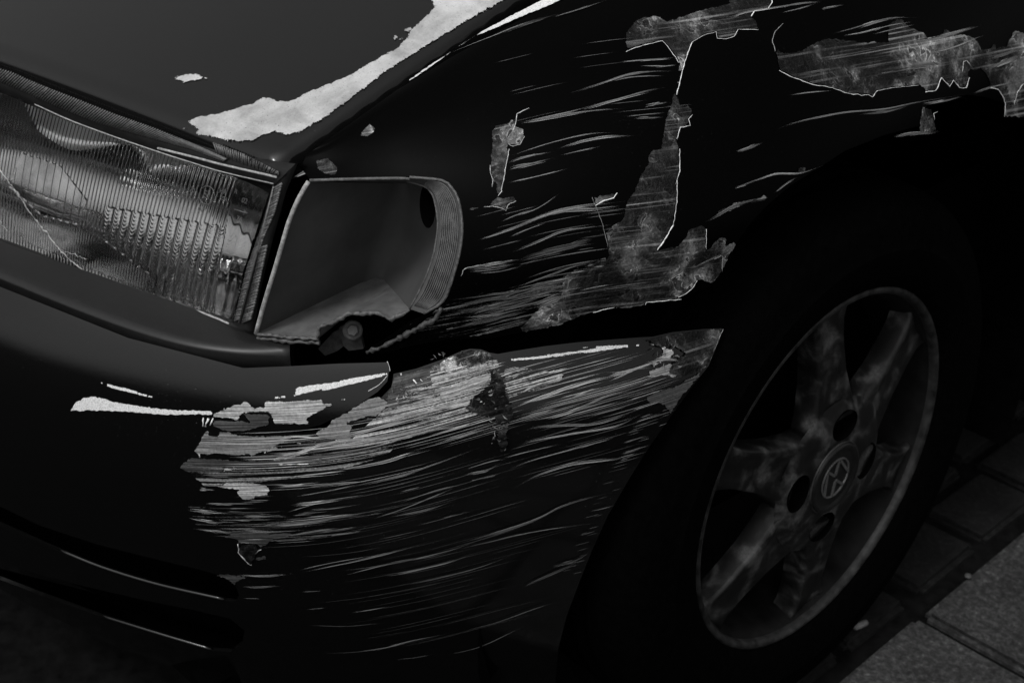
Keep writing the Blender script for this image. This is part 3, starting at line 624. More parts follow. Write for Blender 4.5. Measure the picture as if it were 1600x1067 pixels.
# sky reflection painted pale along the bumper crest
bp('crest_reflection', fz('370,272 395,228 430,207 480,196 540,206 600,225 700,241 800,255 900,266 1000,268 1110,272 1105,292 1000,291 880,293 780,286 680,277 560,271 500,271 450,268 420,275 400,268'), CREST_REFL, .0016, .0008, 0, jit=.5, step=3, fade=True)
bp('crest_reflection', fz('475,100 560,130 680,159 760,184 865,212 780,201 680,177 560,147'), CREST_REFL, .0016, .0008, 0, jit=.25, step=3, fade=True)
bp('crest_reflection', uz('1030,212 1145,222 1300,195 1570,163') + vz('200,355 400,325 600,290 785,263 790,285 600,340 400,385 200,435 0,468') + uz('1400,238 1260,275 1150,300 1050,320 940,330 900,310 1000,302 1140,288 1145,232'), CREST_REFL, .0016, .0008, 0, jit=.35, step=3, fade=True)
bp('crest_reflection', wz('640,205 800,188 950,170 1150,145 1400,112 1569,90') + yz('150,300 300,285 500,275 700,268 810,268 800,277 600,290 400,318 200,350 0,370') + wz('1450,132 1200,170 1000,195 800,212 660,215'), CREST_REFL, .0016, .0008, 0, jit=.35, step=3, fade=True)
# stripped areas at the left of the scrape
bp('bare_patch', uz('310,490 370,445 430,430 440,405 460,425 510,395 570,375 600,380 640,345 660,340 690,370 710,360 715,395 745,415 790,395 830,410 840,360 880,345 960,345 1050,350 1180,340 1280,330 1300,305 1320,340 1410,320 1420,370 1569,365') + vz('330,520 370,500 400,530 360,545 240,590 120,650 0,720') + uz('1300,580 1180,585 1100,580 940,585 920,530 880,470 700,470 640,480 600,500 690,560 650,555 600,530 560,548 480,520 430,530 400,515 330,512'), SOLID_LIGHT, .005)
bp('bare_patch', uz('600,470 880,472 900,520 880,590 700,640 560,655 420,640 330,600 340,530 440,535 540,545 620,530 690,562 640,505'), SOLID_DARK, .005)
bp('bare_patch', uz('265,640 290,640 300,680 370,690 400,650 500,650 520,665 600,680 740,690 1000,685 1250,700 1100,730 960,790 880,840 740,890 660,880 560,890 430,880 350,865 300,885 230,875 205,905 150,855 145,830 200,750 220,700'), SOLID_MID, .005)
bp('bare_patch', uz('10,980 120,900 300,915 600,930 900,920 1200,880 1420,870 1440,880 1380,940 1270,970 1000,985 850,995 560,1000 430,1010 440,1050 300,1060 100,1050 0,1010'), SOLID_DARK, .005)
bp('bare_patch', uz('430,1015 470,992 560,995 635,1015 560,1030 440,1048'), SOLID_LIGHT, .005)
bp('bare_patch', uz('930,905 1100,850 1250,830 1400,800 1569,775 1569,785 1300,850 1100,915 950,960 860,945'), SOLID_LIGHT, .005)
bp('bare_patch', uz('700,885 800,865 900,795 1050,770 1230,745 1530,733 1400,750 1200,775 1050,790 960,830 840,870 730,900'), SOLID_LIGHT, .005)
bp('bare_patch', qz('320,205 400,175 520,172 640,180 740,195 760,225 762,255 740,285 640,292 625,315 560,325 520,310 500,285 480,255 495,238 400,230 340,222'), SOLID_LIGHT, .005)
bp('bare_patch', qz('120,552 200,560 300,582 420,570 560,570 700,575 760,600 870,585 1000,600 860,645 770,660 730,700 680,715 640,690 560,680 520,690 490,660 420,635 430,610 330,598 220,570'), SOLID_DARK, .005)
bp('bare_patch', qz('640,800 690,775 730,785 725,815 660,830 628,835'), SOLID_DARK, .005)
# notch torn through the plastic
bp('torn_hole', qz('520,690 560,680 640,690 665,730 640,790 605,862 560,830 510,770 500,720'), TORND, .004, .001, .0005, disp=.0015)
beads('torn_rim', BUMP, [(qz('490,690 500,730 495,760 540,810 575,850 605,865'), 2, .35), (qz('640,770 660,745 685,735'), 1.6, .25), (uz('200,870 205,905'), 2, .35)], BU)
bp('bare_patch', qz('170,910 290,930 560,945 940,928 960,935 800,960 560,965 480,1010 470,1040 430,1000 330,955 260,940'), SOLID_DARK, .005)
# flap between the two halves of the broken corner
bp('bare_patch', vz('70,830 180,800 240,720 320,690 420,620 520,560 620,510 700,490 760,520 830,560 770,610 720,660 680,690 600,690 540,715 470,740 400,760 460,770 430,840 440,900 360,965 280,920 120,910'), SOLID_MID, .005, .0012)
bp('bare_patch', vz('830,560 940,530 960,490 1100,415 1180,375 1300,350 1370,400 1280,490 1200,540 1100,580 1020,650 880,690 740,720 560,750 470,730 600,690 690,690 740,640'), SOLID_DARK, .005, .001)
torn = bp('torn_plastic', P('672,571 690,564 708,555 722,549 735,546 752,547 766,552 774,560 776,571 760,572 740,577 722,577 705,583 690,584 676,580'), TORNM, .0014, .0015, .002, disp=.0011, dscale=300, edge_disp=True)
bp('bare_patch', P('616,587 650,578 672,571 690,580 702,590 690,602 676,606 660,612 640,620 628,630 614,640 604,634 606,612'), SOLID_DARK, .003, .0012, .0008, disp=.0016, dscale=110)
bp('scuffed_area', P('672,580 700,575 740,570 776,562 782,578 765,586 735,590 712,594 690,604 676,606'), SCUFF_HI, .005, .0022)
bp('scuffed_area', wz('0,600 60,500 200,420 400,360 520,330 540,400 480,450 380,520 300,540 220,560 120,590 40,615'), SOLID_LIGHT, .004, .0011)
bp('torn_plastic', wz('520,300 600,290 650,350 690,440 700,560 760,640 770,770 730,810 700,930 720,1010 690,1067 640,1120 600,1000 610,850 580,770 420,740 330,700 290,660 330,600 400,530 520,440 540,380'), TORND, .0016, .0024, 0, disp=.0016, dscale=230, edge_disp=True)
bp('torn_plastic', P('1004,530 1020,528 1050,521 1100,515 1126,514 1118,540 1106,570 1090,582 1060,590 1040,580 1050,565 1068,552 1050,540 1030,545'), MOTT, .002, .002, 0, disp=.0010, dscale=90, fade=True)
bp('bare_patch', yz('750,240 800,250 860,265 900,300 960,310 970,345 950,370 1040,380 1040,420 1000,400 880,430 780,470 730,430 830,400 855,370 870,320 820,290'), SOLID_LIGHT, .004, .001)
bp('bare_patch', yz('740,500 820,470 900,440 1000,425 1080,460 1050,520 960,570 900,545 750,555'), SOLID_MID, .004, .001)
bp('bare_patch', yz('700,740 800,680 900,650 1000,620 1100,560 1200,500 1240,470 1200,540 1120,640 1000,780 940,880 880,800 760,790'), SOLID_DARK, .005, .0009)
# streaked scuff zones
bp('scuffed_area', P('290,725 420,728 520,712 600,690 640,680 600,712 500,742 400,752 320,758 300,740'), SCUFF_MID, .006, .0011)
bp('scuffed_area', P('460,690 560,672 660,640 770,618 774,640 778,668 700,672 600,698 500,716'), SCUFF_LO, .006, .0011)
bp('scuffed_area', P('600,640 660,612 720,590 765,580 775,600 772,640 700,662 620,690 540,700 560,675'), SCUFF_HI, .006, .0013)
bp('scuffed_area', P('788,572 830,576 880,585 870,600 820,612 795,622 790,600'), SCUFF_HI, .006, .0013)
bp('scuffed_area', P('295,790 360,795 480,810 600,800 560,830 450,845 360,840 310,825'), SCUFF_LO, .006, .0011)
# single scrapes
BS = [(ez('300,385 420,360 560,310 700,270 830,250'), 5, .5), (ez('310,400 440,350 520,325'), 3, .45), (ez('560,362 640,330 700,312'), 3, .5), (ez('310,455 400,435 520,400'), 4, .3), (ez('330,470 500,440 620,400 740,350 900,318'), 4, .42), (ez('300,520 420,490 560,480 700,470 920,395'), 4, .25), (ez('290,590 400,555 560,525 720,500 800,480 930,410'), 3, .33), (ez('240,640 350,610 520,570'), 2, .25), (ez('250,700 380,650 560,600 700,560 850,510'), 2.2, .25), (ez('300,775 420,710 560,665 700,645 870,625'), 3.5, .33), (ez('0,1040 200,985 400,920 520,860 640,820 770,790'), 4, .22), (ez('20,1060 150,1030 400,975 700,930'), 3, .2), (ez('610,990 690,965'), 3, .15), (ez('70,690 200,650 270,640'), 2, .22), (ez('70,712 180,690 250,650'), 3, .22), (ez('100,740 180,720 245,705'), 3, .22), (ez('600,590 700,560 760,545'), 2, .28), (ez('650,880 720,865 770,850'), 2, .16), (ez('460,250 520,230 572,222'), 4, .75), (ez('340,330 390,305 440,295'), 4, .65), (ez('290,265 350,240'), 4, .6), (ez('720,240 800,240 900,210 1000,180'), 4, .6), (ez('740,285 840,240 920,205'), 3, .5), (ez('720,270 850,230 940,220'), 4, .4), (ez('900,200 1000,180 1090,190'), 4, .35),
      (dz('400,480 500,460 700,395 900,380 1080,340 1334,290'), 4, .4), (dz('560,410 760,370 1000,310 1200,280'), 4, .42), (dz('420,490 560,440 700,420 840,400 1000,350'), 4, .45), (dz('640,460 900,410 1060,360 1334,320'), 3, .4), (dz('740,510 900,480 1000,450 1080,428'), 4, .45), (dz('720,515 860,490'), 2, .35), (dz('1130,400 1200,380 1334,340'), 4, .4), (dz('1080,375 1200,345 1334,310'), 4, .42), (dz('700,600 850,565 1000,530 1120,490 1200,460 1334,410'), 3.5, .25), (dz('520,600 700,570 870,560'), 3, .25), (dz('510,660 620,650 760,630'), 4, .4), (dz('500,690 600,660 680,640'), 2, .25), (dz('540,625 680,600 820,570'), 2, .25), (dz('560,940 700,910 800,890 1000,840 1120,800'), 3, .25), (dz('540,935 660,905 880,865'), 2, .28), (dz('730,930 860,915 1000,890 1200,840 1334,790'), 3, .22), (dz('870,950 1000,935 1160,900 1310,855'), 2.5, .24), (dz('740,950 900,910 1000,890'), 2, .24), (dz('850,720 1000,670 1220,580'), 2, .22), (dz('900,715 1080,680 1220,635'), 2.4, .22), (dz('970,605 1070,580'), 2, .18), (dz('960,655 1120,600 1240,570'), 2, .18), (dz('1145,715 1225,695'), 2, .16), (dz('570,795 700,780 845,765'), 2.5, .25), (dz('480,790 640,765 740,750'), 3, .28), (dz('400,740 600,725 760,705 870,712'), 5, .3), (dz('280,745 420,745 560,735 720,715'), 4, .28), (dz('90,680 200,690 240,692'), 6, .4), (dz('95,712 160,725 250,735'), 5, .4), (dz('110,757 200,765 300,775'), 3, .38), (dz('260,672 345,671'), 2, .3), (dz('320,705 420,705 470,698'), 4, .32), (dz('285,720 390,718'), 3, .28), (dz('140,592 210,596'), 4, .55), (dz('470,580 540,575 605,568'), 4, .5), (dz('440,450 560,440 640,410 700,395'), 5, .6), (dz('420,395 540,372 700,392'), 4, .5),
      (dz('290,950 400,955 530,945'), 3, .25), (dz('310,1000 400,1000 490,993'), 3, .18), (dz('320,1045 400,1047'), 2, .15), (dz('560,1020 660,1015'), 2, .12)] + \
     [(Z(480, 840, 2.581, q), w_, t_) for q, w_, t_ in (('40,460 180,455 300,440 420,410 620,370', 2.2, .28), ('350,485 440,475 520,460', 2, .16), ('560,465 700,430 880,345', 2, .16), ('620,370 760,335 900,285 1020,245', 2, .16), ('180,295 260,283 340,268', 2, .25), ('0,283 80,275', 2.5, .28), ('140,127 250,112 400,85 520,65 640,25', 2.5, .25), ('280,148 380,140 560,95 700,50', 2, .25), ('310,195 480,165 700,110 880,40', 2.2, .12), ('860,200 960,150 1130,75', 3, .14), ('980,110 1080,85 1140,50', 4, .16), ('0,345 160,350 320,335', 2, .1))]
def flow_b(x, y): return np.interp(x, [280, 400, 500, 600, 700, 780, 860, 950, 1050], [.05, -.01, -.09, -.2, -.27, -.30, -.27, -.26, -.34]) + (.03 if y > 860 else 0)
RB = P('866,1060 870,1010 884,960 903,910 923,860 947,805 983,745 1018,690 1058,634 1100,575 1000,540 780,565 610,600 480,680 320,660 280,725 310,760 290,800 340,850 420,900 500,1000')
BS += randstreaks(60, (300, 660, 520, 765), flow_b, (40, 220), (.5, 2), (.12, .7), RB)
BS += randstreaks(60, (500, 600, 720, 705), flow_b, (50, 220), (.5, 1.8), (.06, .6), RB)
BS += randstreaks(70, (610, 555, 775, 640), flow_b, (10, 70), (.8, 3.5), (.3, .8), RB)
BS += randstreaks(45, (785, 565, 1000, 660), flow_b, (50, 260), (.5, 1.8), (.06, .5), RB)
BS += randstreaks(28, (785, 640, 950, 760), flow_b, (80, 260), (.5, 1.3), (.03, .2), RB)
BS += randstreaks(50, (850, 640, 1060, 900), flow_b, (15, 60), (.6, 2), (.04, .18), P('866,1060 884,960 923,860 983,745 1060,634 1000,634 930,760 880,880 850,1000'))
BS += randstreaks(30, (295, 750, 700, 870), flow_b, (80, 320), (.5, 1.3), (.03, .14), RB)
BS += randstreaks(35, (480, 860, 800, 1040), flow_b, (80, 330), (.5, 1.2), (.02, .08), RB)
BS += randstreaks(40, (300, 770, 520, 850), flow_b, (15, 90), (.6, 2.4), (.1, .34), RB)
ribbons('scratches', BUMP, BS, SCRATCH, BU, .0015)
beads('torn_rim', BUMP, [(vz('785,155 805,200 812,250'), 1.6, .4), (vz('790,290 750,340 680,400 600,445'), 1.8, .4), (yz('1400,135 1370,200 1330,300 1280,410'), 1.6, .25), (yz('740,550 830,545 860,520 880,485 910,478'), 1.6, .5), (yz('1040,215 1150,175 1310,150'), 2, .3), (yz('1240,380 1180,420 1090,445'), 1.8, .3), (uz('240,515 235,600'), 2.4, .75), (uz('290,525 260,600'), 4, .8), (uz('335,520 305,590'), 2.6, .8), (uz('975,970 1180,968 1270,965'), 2.4, .7), (vz('880,370 900,480 870,540'), 3, .35), (vz('920,270 940,400 950,520'), 3, .4), (vz('1040,330 1090,400 1060,440'), 3, .6), (vz('1090,270 1110,330 1150,370'), 2.4, .5), (vz('1200,330 1250,310 1280,350 1220,355'), 2, .5), (vz('960,400 990,440 970,500'), 5, .65), (vz('280,920 360,965 410,915'), 1.6, .5)], BU)
# shreds sticking out of the tears
mb = MB()
for _ in range(150):
    z_ = random.choice([(672, 552, 772, 580), (735, 595, 795, 660), (768, 650, 792, 700), (612, 590, 700, 625), (1010, 530, 1060, 575), (610, 600, 650, 630)])
    q = BUMP.un(random.uniform(z_[0], z_[2]), random.uniform(z_[1], z_[3]))
    if not q: continue
    p = BUMP.ev(np.array([q[0]]), np.array([q[1]]))[0]; n = BUMP.normal(np.array([q[0]]), np.array([q[1]]))[0]
    a = Vector(rng.normal(0, 1, 3)).normalized(); b = Vector(n).cross(a).normalized(); s1 = random.uniform(.0008, .003); s2 = s1 * random.uniform(.2, .6)
    p = Vector(p) + Vector(n) * .002; up = Vector(n) * random.uniform(.0, .004)
    mb.add([p - b * s1, p + b * s2 + up * .4, p + b * s1 + up, p + a * s2 + up * .6], [(0, 1, 2, 3), (3, 2, 1, 0)])
o = mb.build('plastic_shreds', TORN, BU); o['kind'] = 'stuff'
# slot lips and dark ducts behind the slots
for q in ('95,862 160,888 245,914 350,938', '160,964 250,992 330,1016'):
    U = np.array(BUMP.uns(smoothline(P(q), 10))); p = BUMP.ev(U[:, 0], U[:, 1]) - BUMP.normal(U[:, 0], U[:, 1]) * .0015
    mb = MB(); mb.tube(p, .0022, 8); mb.build('slot_lip', BUMPP, BU, True)
def offset_sheet(name, S, u0, u1, v0, v1, off, mat, parent):
    U, V = np.meshgrid(np.linspace(u0, u1, 60), np.linspace(v0, v1, 30)); p = S.ev(U.ravel(), V.ravel()) + S.normal(U.ravel(), V.ravel()) * off
    return mesh_obj(name, p, [(j * 60 + i, j * 60 + i + 1, (j + 1) * 60 + i + 1, (j + 1) * 60 + i) for j in range(29) for i in range(59)], mat, parent, True)
offset_sheet('crash_beam', BUMP, .1, BUMP.Lu - .62, .10, BUMP.Lv - .15, -.035, BLACK, BU)

# --- moulding strip between headlight and bumper
A_ = smoothline(P('-420,215 -250,298 0,403 150,457 279,505 360,529 453,545'), 14); B_ = smoothline(P('-420,250 -250,332 0,436 150,496 270,535 360,551 453,556'), 14)
def byx(line, xs): a = np.array(line); return np.interp(xs, a[:, 0], a[:, 1])
xs = np.linspace(-420, 453, 60); V = []; F = []
for i, x in enumerate(xs):
    zb = np.interp(x, [-420, 453], [.524, .508]); fr = np.interp(x, [380, 453], [1, .9])
    b = onplane(x, byx(B_, [x])[0], 2, zb); a = onplane(x, byx(A_, [x])[0], 2, zb + .004)
    inn = a - b; inn[2] = 0; inn /= np.linalg.norm(inn)
    V += [a + inn * .03 + [0, 0, .002], a + [0, 0, .001], b * .65 + a * .35 + [0, 0, .002], b + inn * .0010 + [0, 0, .0010], b + [0, 0, -.0008], b + inn * .001 + [0, 0, -.010], b + inn * .006 + [0, 0, -.026 * fr], b + inn * .03 + [0, 0, -.03]]
K = 8
for i in range(59):
    for k in range(K - 1): F.append((i * K + k, (i + 1) * K + k, (i + 1) * K + k + 1, i * K + k + 1))
F.append(tuple(range(59 * K, 60 * K)))
st = mesh_obj('moulding_strip', V, F, STRIPM, car, True); tag(st, 'grey moulding strip broken off below the headlight')

# --- headlight
TR = onplane(430, 285, 2, .645); BR = onplane(365, 510, 2, .51); TL = onplane(0, 140, 2, .64)
ea = (TR - TL) / np.linalg.norm(TR - TL); hn = np.cross(ea, TR - BR); hn /= np.linalg.norm(hn)
if hn @ (EYE - TR) < 0: hn = -hn
ebp = np.cross(hn, ea); ebp = ebp if ebp[2] > 0 else -ebp
eb = (TR - BR) / np.linalg.norm(TR - BR)          # flutes run parallel to the lens' right edge
Bi = np.linalg.inv(np.c_[ea, eb, hn])
def hl(px, py, off=0.0):
    d = ray(px, py); t = (hn @ (TR + hn * off - EYE)) / (hn @ d); return EYE + d * t
def hlab(px, py): return (Bi @ (hl(px, py) - TR))[:2]
def hpt(a, b, off=0.0): return TR + ea * a + eb * b + hn * off
LENS = P('-330,8 -150,80 0,140 55,163 180,212 300,252 350,268 430,286 415,340 390,420 366,508 330,497 230,467 120,425 60,397 0,375 -150,312 -330,235')
LAB = np.array([hlab(*p) for p in LENS])
zone = lambda s: np.array([hlab(*p) for p in P(s)])
ZC = zone('172,322 290,342 350,352 368,362 352,430 338,488 232,458 225,420 165,372'); ZD = zone('20,345 70,335 120,348 240,430 225,452 120,412 40,378'); ZE = zone('40,238 100,258 142,312 128,350 70,336 20,290'); ZR = zone('372,270 430,286 366,508 335,490')
lo, hi = LAB.min(0), LAB.max(0); da, db = .00062, .0010
ga = np.arange(lo[0], hi[0], da); gb = np.arange(lo[1], hi[1], db); GA, GB = np.meshgrid(ga, gb); PT = np.c_[GA.ravel(), GB.ravel()]
inn = inpoly(PT, LAB); a, b = PT.T
H = .00019 * np.cos(2 * np.pi * a / .0046)
c_ = inpoly(PT, ZC); fa = (a / .0112) % 1 - .5
H = np.where(c_, .0016 * fa ** 2 * 4 + .00030 * np.cos(2 * np.pi * (b - .010 * (fa * 2) ** 2 + .007 * fa) / .0040), H)
d__ = inpoly(PT, ZD); H = np.where(d__, .00010 * np.cos(2 * np.pi * a / .0035) + .00007 * np.cos(2 * np.pi * b / .0022), H)
e__ = inpoly(PT, ZE); fe = (a / .0105) % 1; H = np.where(e__, .0009 * fe, H)
r__ = inpoly(PT, ZR); H = np.where(r__, .00005 * np.cos(2 * np.pi * a / .012), H)
bulge = lambda a, b: .006 * (1 - ((b + .07) / .09) ** 2)
W3 = TR + np.outer(a, ea) + np.outer(b, eb)
front = W3 + np.outer(bulge(a, b), hn); back = W3 + np.outer(bulge(a, b) - .0045 - H, hn)
ny, nx = GA.shape; idx = np.arange(nx * ny).reshape(ny, nx); im = inn.reshape(ny, nx)
cell = im[:-1, :-1] & im[1:, :-1] & im[:-1, 1:] & im[1:, 1:]
q0, q1, q2, q3 = idx[:-1, :-1][cell], idx[:-1, 1:][cell], idx[1:, 1:][cell], idx[1:, :-1][cell]
use = np.zeros(nx * ny, int) - 1; ids = np.unique(np.r_[q0, q1, q2, q3]); use[ids] = np.arange(len(ids)); m_ = len(ids)
fq = np.c_[use[q0], use[q1], use[q2], use[q3]]
nt_ = np.cross(front[q1[0]] - front[q0[0]], front[q3[0]] - front[q0[0]])
if nt_ @ hn < 0: fq = fq[:, ::-1]
lv = np.r_[front[ids], back[ids]]; lf = [tuple(r) for r in fq] + [tuple(r) for r in (fq[:, ::-1] + m_)]
# housing with the bowl of the reflector
cen = np.array([(-.20), (-.075)]); V = []; F = []; rp = [tuple(q) for q in resample(LAB, .006, True)]; nrp = len(rp)
rings = [(1.0, .003), (.985, -.018), (.965, -.040), (.93, -.060), (.86, -.076), (.74, -.087), (.56, -.094), (.36, -.098), (.20, -.1005), (.10, -.101)]
for sc, dp in rings:
    for q in rp:
        qq = cen + (np.array(q) - cen) * sc; V.append(hpt(qq[0], qq[1], dp))
for k in range(len(rings) - 1):
    for i in range(nrp): j = (i + 1) % nrp; F.append((k * nrp + i, k * nrp + j, (k + 1) * nrp + j, (k + 1) * nrp + i))
F.append(tuple(range((len(rings) - 1) * nrp, len(rings) * nrp)))
HL = mesh_obj('headlight', V, F, MIRROR, car, True); tag(HL, 'rectangular headlight with fluted cracked lens')
lens = mesh_obj('lens', lv, lf, GLASS, HL, True)
V = []; upx = smoothline(P('50,160 85,178 130,197 180,214 235,234 300,256'), 8); lpx = smoothline(P('66,205 90,222 118,235 150,233 195,226 225,235 240,272 262,262 300,257'), 8)
for k in range(40):
    u_ = np.array([np.interp(k / 39 * (len(upx) - 1), np.arange(len(upx)), np.array(upx)[:, c]) for c in (0, 1)]); l_ = np.array([np.interp(k / 39 * (len(lpx) - 1), np.arange(len(lpx)), np.array(lpx)[:, c]) for c in (0, 1)])
    V += [hl(*u_, -.030), hl(*((u_ + l_) / 2), -.0185), hl(*l_, -.007), hl(*l_, -.007) - hn * .003]
mesh_obj('added_bounce_ramp', V, [(4 * k + j, 4 * k + j + 1, 4 * k + j + 5, 4 * k + j + 4) for k in range(39) for j in range(3)], plain('bounce_ramp_chrome', .85, .38, .5, .9, nscale=60, var=.1, bmp=0), HL, True)  # added ramp, tilted to bounce sky into the upper lens
mb = MB(); c0 = hpt(-.20, -.072, -.10); mb.tube([c0, c0 + hn * .02, c0 + hn * .035, c0 + hn * .05, c0 + hn * .056], [.012, .012, .009, .009, .003], 14); mb.build('bulb', MIRROR, HL, True)
# rubber gasket round the lens
def hband(name, outer, inner, mat, o0, o1, parent, mid=.0):
    n = 90; O = np.array(resample(outer, 3)); I = np.array(resample(inner, 3)); V = []; F = []
    fo = np.linspace(0, len(O) - 1, n); fi = np.linspace(0, len(I) - 1, n)
    for k in range(n):
        po = [np.interp(fo[k], np.arange(len(O)), O[:, c]) for c in (0, 1)]; pi = [np.interp(fi[k], np.arange(len(I)), I[:, c]) for c in (0, 1)]
        pm = [(po[c] + pi[c]) / 2 for c in (0, 1)]
        V += [hl(*po, o0 - .02), hl(*po, o0), hl(*pm, max(o0, o1) + mid), hl(*pi, o1), hl(*pi, o1 - .012)]
    for k in range(n - 1):
        for j in range(4): F.append((k * 5 + j, (k + 1) * 5 + j, (k + 1) * 5 + j + 1, k * 5 + j + 1))
    return mesh_obj(name, V, F, mat, parent, True)
hband('gasket', P('-330,-45 -150,35 0,103 60,122 150,160 250,200 350,232 430,252 462,256'), P('-330,10 -150,82 0,143 55,166 180,215 300,255 350,271 428,290'), RUBBER, .004, .009, HL, .001)
hband('gasket', P('466,254 447,300 425,380 408,450 396,520'), P('427,286 412,340 387,420 364,509'), RUBBER, .006, .008, HL, .001)
hband('gasket', P('-330,262 -150,335 0,398 60,420 150,452 279,500 360,524 398,522'), P('-330,232 -150,309 0,372 60,394 120,422 230,464 330,494 368,508'), RUBBER, .006, .008, HL, .001)
mb = MB()
def knurl(up, low, n, lean, off, w=.0007, jit=0):
    U = np.array(resample(up, 2)); Lw = np.array(resample(low, 2))
    for k in range(n):
        t = (k + .5) / n; tu = min(1, t + lean)
        pu = U[int(tu * (len(U) - 1))]; pl = Lw[int(t * (len(Lw) - 1))]
        mb.tube([hl(*pl, off), hl(*((pu + pl) / 2), off + .0008), hl(*pu, off)], w * (1 + jit * random.uniform(-.5, .5)), 5)
knurl(P('-200,20 0,108 18,113 60,132 120,155 180,179 240,200 300,224 354,248'), P('-200,50 0,128 30,140 90,167 150,191 210,209 300,233 350,252'), 150, .025, .0105)
knurl(P('326,220 380,240 435,268'), P('340,240 385,258 436,275'), 34, .06, .0105)
knurl(P('441,287 430,330 412,372 396,420 374,504'), P('428,292 418,335 402,375 386,420 366,503'), 62, -.02, .009, .0009, .6)
knurl(P('418,384 408,430 400,470 391,503'), P('408,388 398,430 390,470 378,506'), 36, -.02, .0095, .0010, .6)
knurl(P('0,384 80,414 200,460 350,508'), P('0,388 80,418 200,464 350,512'), 110, 0, .009, .0007, .8)
o = mb.build('knurled_ribs', RUBKN, HL, True); o['kind'] = 'stuff'
# bright bead where the lens edge was glued and the chromed inner lip
mb = MB()
mb.tube([hl(*p, .0085) for p in smoothline(P('55,163 110,188 180,214 250,238 300,254 350,269 428,287'), 6)], .0009, 6)
mb.tube([hl(*p, .0095) for p in smoothline(P('247,232 300,245 350,258 433,277'), 8)], .0011, 6)
mb.tube([hl(*p, .008) for p in smoothline(P('232,467 280,476 335,496 358,506'), 6)], .0009, 6)
mb.build('lens_bead', RIMPL, HL, True)
# crack across the lens
mb = MB()
for q, r in (('-40,228 0,252 18,276 36,302 52,328 66,346 82,368 98,390 112,405 128,418 140,432', .00042), ('66,346 68,372 72,392', .00016), ('98,390 118,396 140,404', .00014), ('0,338 8,352 14,360', .0002)):
    pp = resample(P(q), 3, False, .9); mb.tube([hpt(*hlab(*p), bulge(*hlab(*p)) + .0002) for p in pp], [r * random.choice((.25, .5, .8, 1.0, 1.7)) for _ in pp], 5)
mb.build('crack', FROST, HL, True)
# moulded approval marks
def text(s, px, py, hpx, name='moulded_mark'):
    cu = bpy.data.curves.new('t', 'FONT'); cu.body = s; cu.size = 1; cu.align_x = 'CENTER'; cu.align_y = 'CENTER'; cu.extrude = .04
    ob = bpy.data.objects.new('t', cu); C.objects.link(ob); dg = bpy.context.evaluated_depsgraph_get(); me = bpy.data.meshes.new_from_object(ob.evaluated_get(dg)); bpy.data.objects.remove(ob)
    a0, b0 = hlab(px, py); sc = hpx * .00064
    for v in me.vertices: v.co = Vector(hpt(a0 + v.co.x * sc, b0 + v.co.y * sc * 1.05, bulge(a0, b0) + .0002 + v.co.z * .004))
    me.materials.clear(); return link(name, me, MARKG, HL)
for s_, x_, y_, h_ in (('20', 308, 295, 10), ('E1', 331, 303, 15), ('HR', 355, 298, 9), ('R', 375, 298, 9), ('02', 389, 312, 10), ('76', 382, 340, 10), ('02A', 357, 309, 8), ('DE', 322, 325, 8)): text(s_, x_, y_, h_)
mb = MB(); a0, b0 = hlab(331, 303)
mb.tube([hpt(a0 + .0085 * math.cos(t), b0 + .0085 * math.sin(t), bulge(a0, b0) + .0004) for t in np.linspace(0, 2 * math.pi, 30)[:-1]], .00035, 5, .5, True)
q = [hpt(*hlab(*p), bulge(*hlab(*p)) + .0004) for p in P('375,325 385,328 394,331')]; mb.tube(q, .0005, 5); mb.tube([hpt(*hlab(*p), bulge(*hlab(*p)) + .0004) for p in P('389,326 394,331 388,333')], .0005, 5)
mb.build('moulded_mark', MARKG, HL, True)['kind'] = 'stuff'

# --- empty indicator socket
def fp(px, py, off=0.0, push=0.0):
    q = FEND.un(px, py); U = np.array([q[0]]); V_ = np.array([q[1]]); p = FEND.ev(U, V_)[0] + FEND.normal(U, V_)[0] * off; return p + ray(px, py) * push
LW = [fp(*p) for p in smoothline(P('400,521 414,470 432,412 452,345 468,308 482,284'), 12)]
bb = onplane(592, 428, 2, .522); bt = onplane(640, 287, 0, -.215)
RT = [fp(*p) for p in smoothline(P('484,282 560,280 620,279 640,280'), 12)]
RI = [fp(*p, 0, .014) for p in smoothline(P('636,284 660,290 676,304 684,345 681,380 674,410 660,445 640,483'), 10)]
RO = [fp(*p) for p in smoothline(P('640,277 690,282 705,293 716,312 722,350 719,390 708,432 693,470 662,490'), 10)]
RBm = [fp(*p) for p in resample(P('400,521 440,527 497,529 498,512 525,501 545,490 590,489 612,500 640,484'), 6, False, .8)]
def loft(name, rowsA, mat, parent, smooth=True):
    n = max(len(r) for r in rowsA); V = []
    for r in rowsA:
        r = np.array(r); f = np.linspace(0, len(r) - 1, n); V += list(np.c_[[np.interp(f, np.arange(len(r)), r[:, c]) for c in range(3)]].T)
    F = [(j * n + i, j * n + i + 1, (j + 1) * n + i + 1, (j + 1) * n + i) for j in range(len(rowsA) - 1) for i in range(n - 1)]
    return mesh_obj(name, V, F, mat, parent, smooth)
be_ = [bb + (bt - bb) * t for t in np.linspace(0, 1, 12)]
rs = lambda A: np.c_[[np.interp(np.linspace(0, len(A) - 1, 30), np.arange(len(A)), np.array(A)[:, c]) for c in range(3)]].T
mix = lambda A, B, t: list(rs(A) * (1 - t) + rs(B) * t)
be_r = be_[::-1]; RIr = RI[::-1]
bow = lambda t, k: [p + np.array([.03, .03, 0]) * k * math.sin(math.pi * i / 29) for i, p in enumerate(mix(be_, RIr, t))]
corner = [(np.array(a) + np.array(b)) / 2 * .55 + np.array(c) * .45 for a, b, c in zip(mix(LW, be_, .86), bow(.2, .1), rs(be_))]
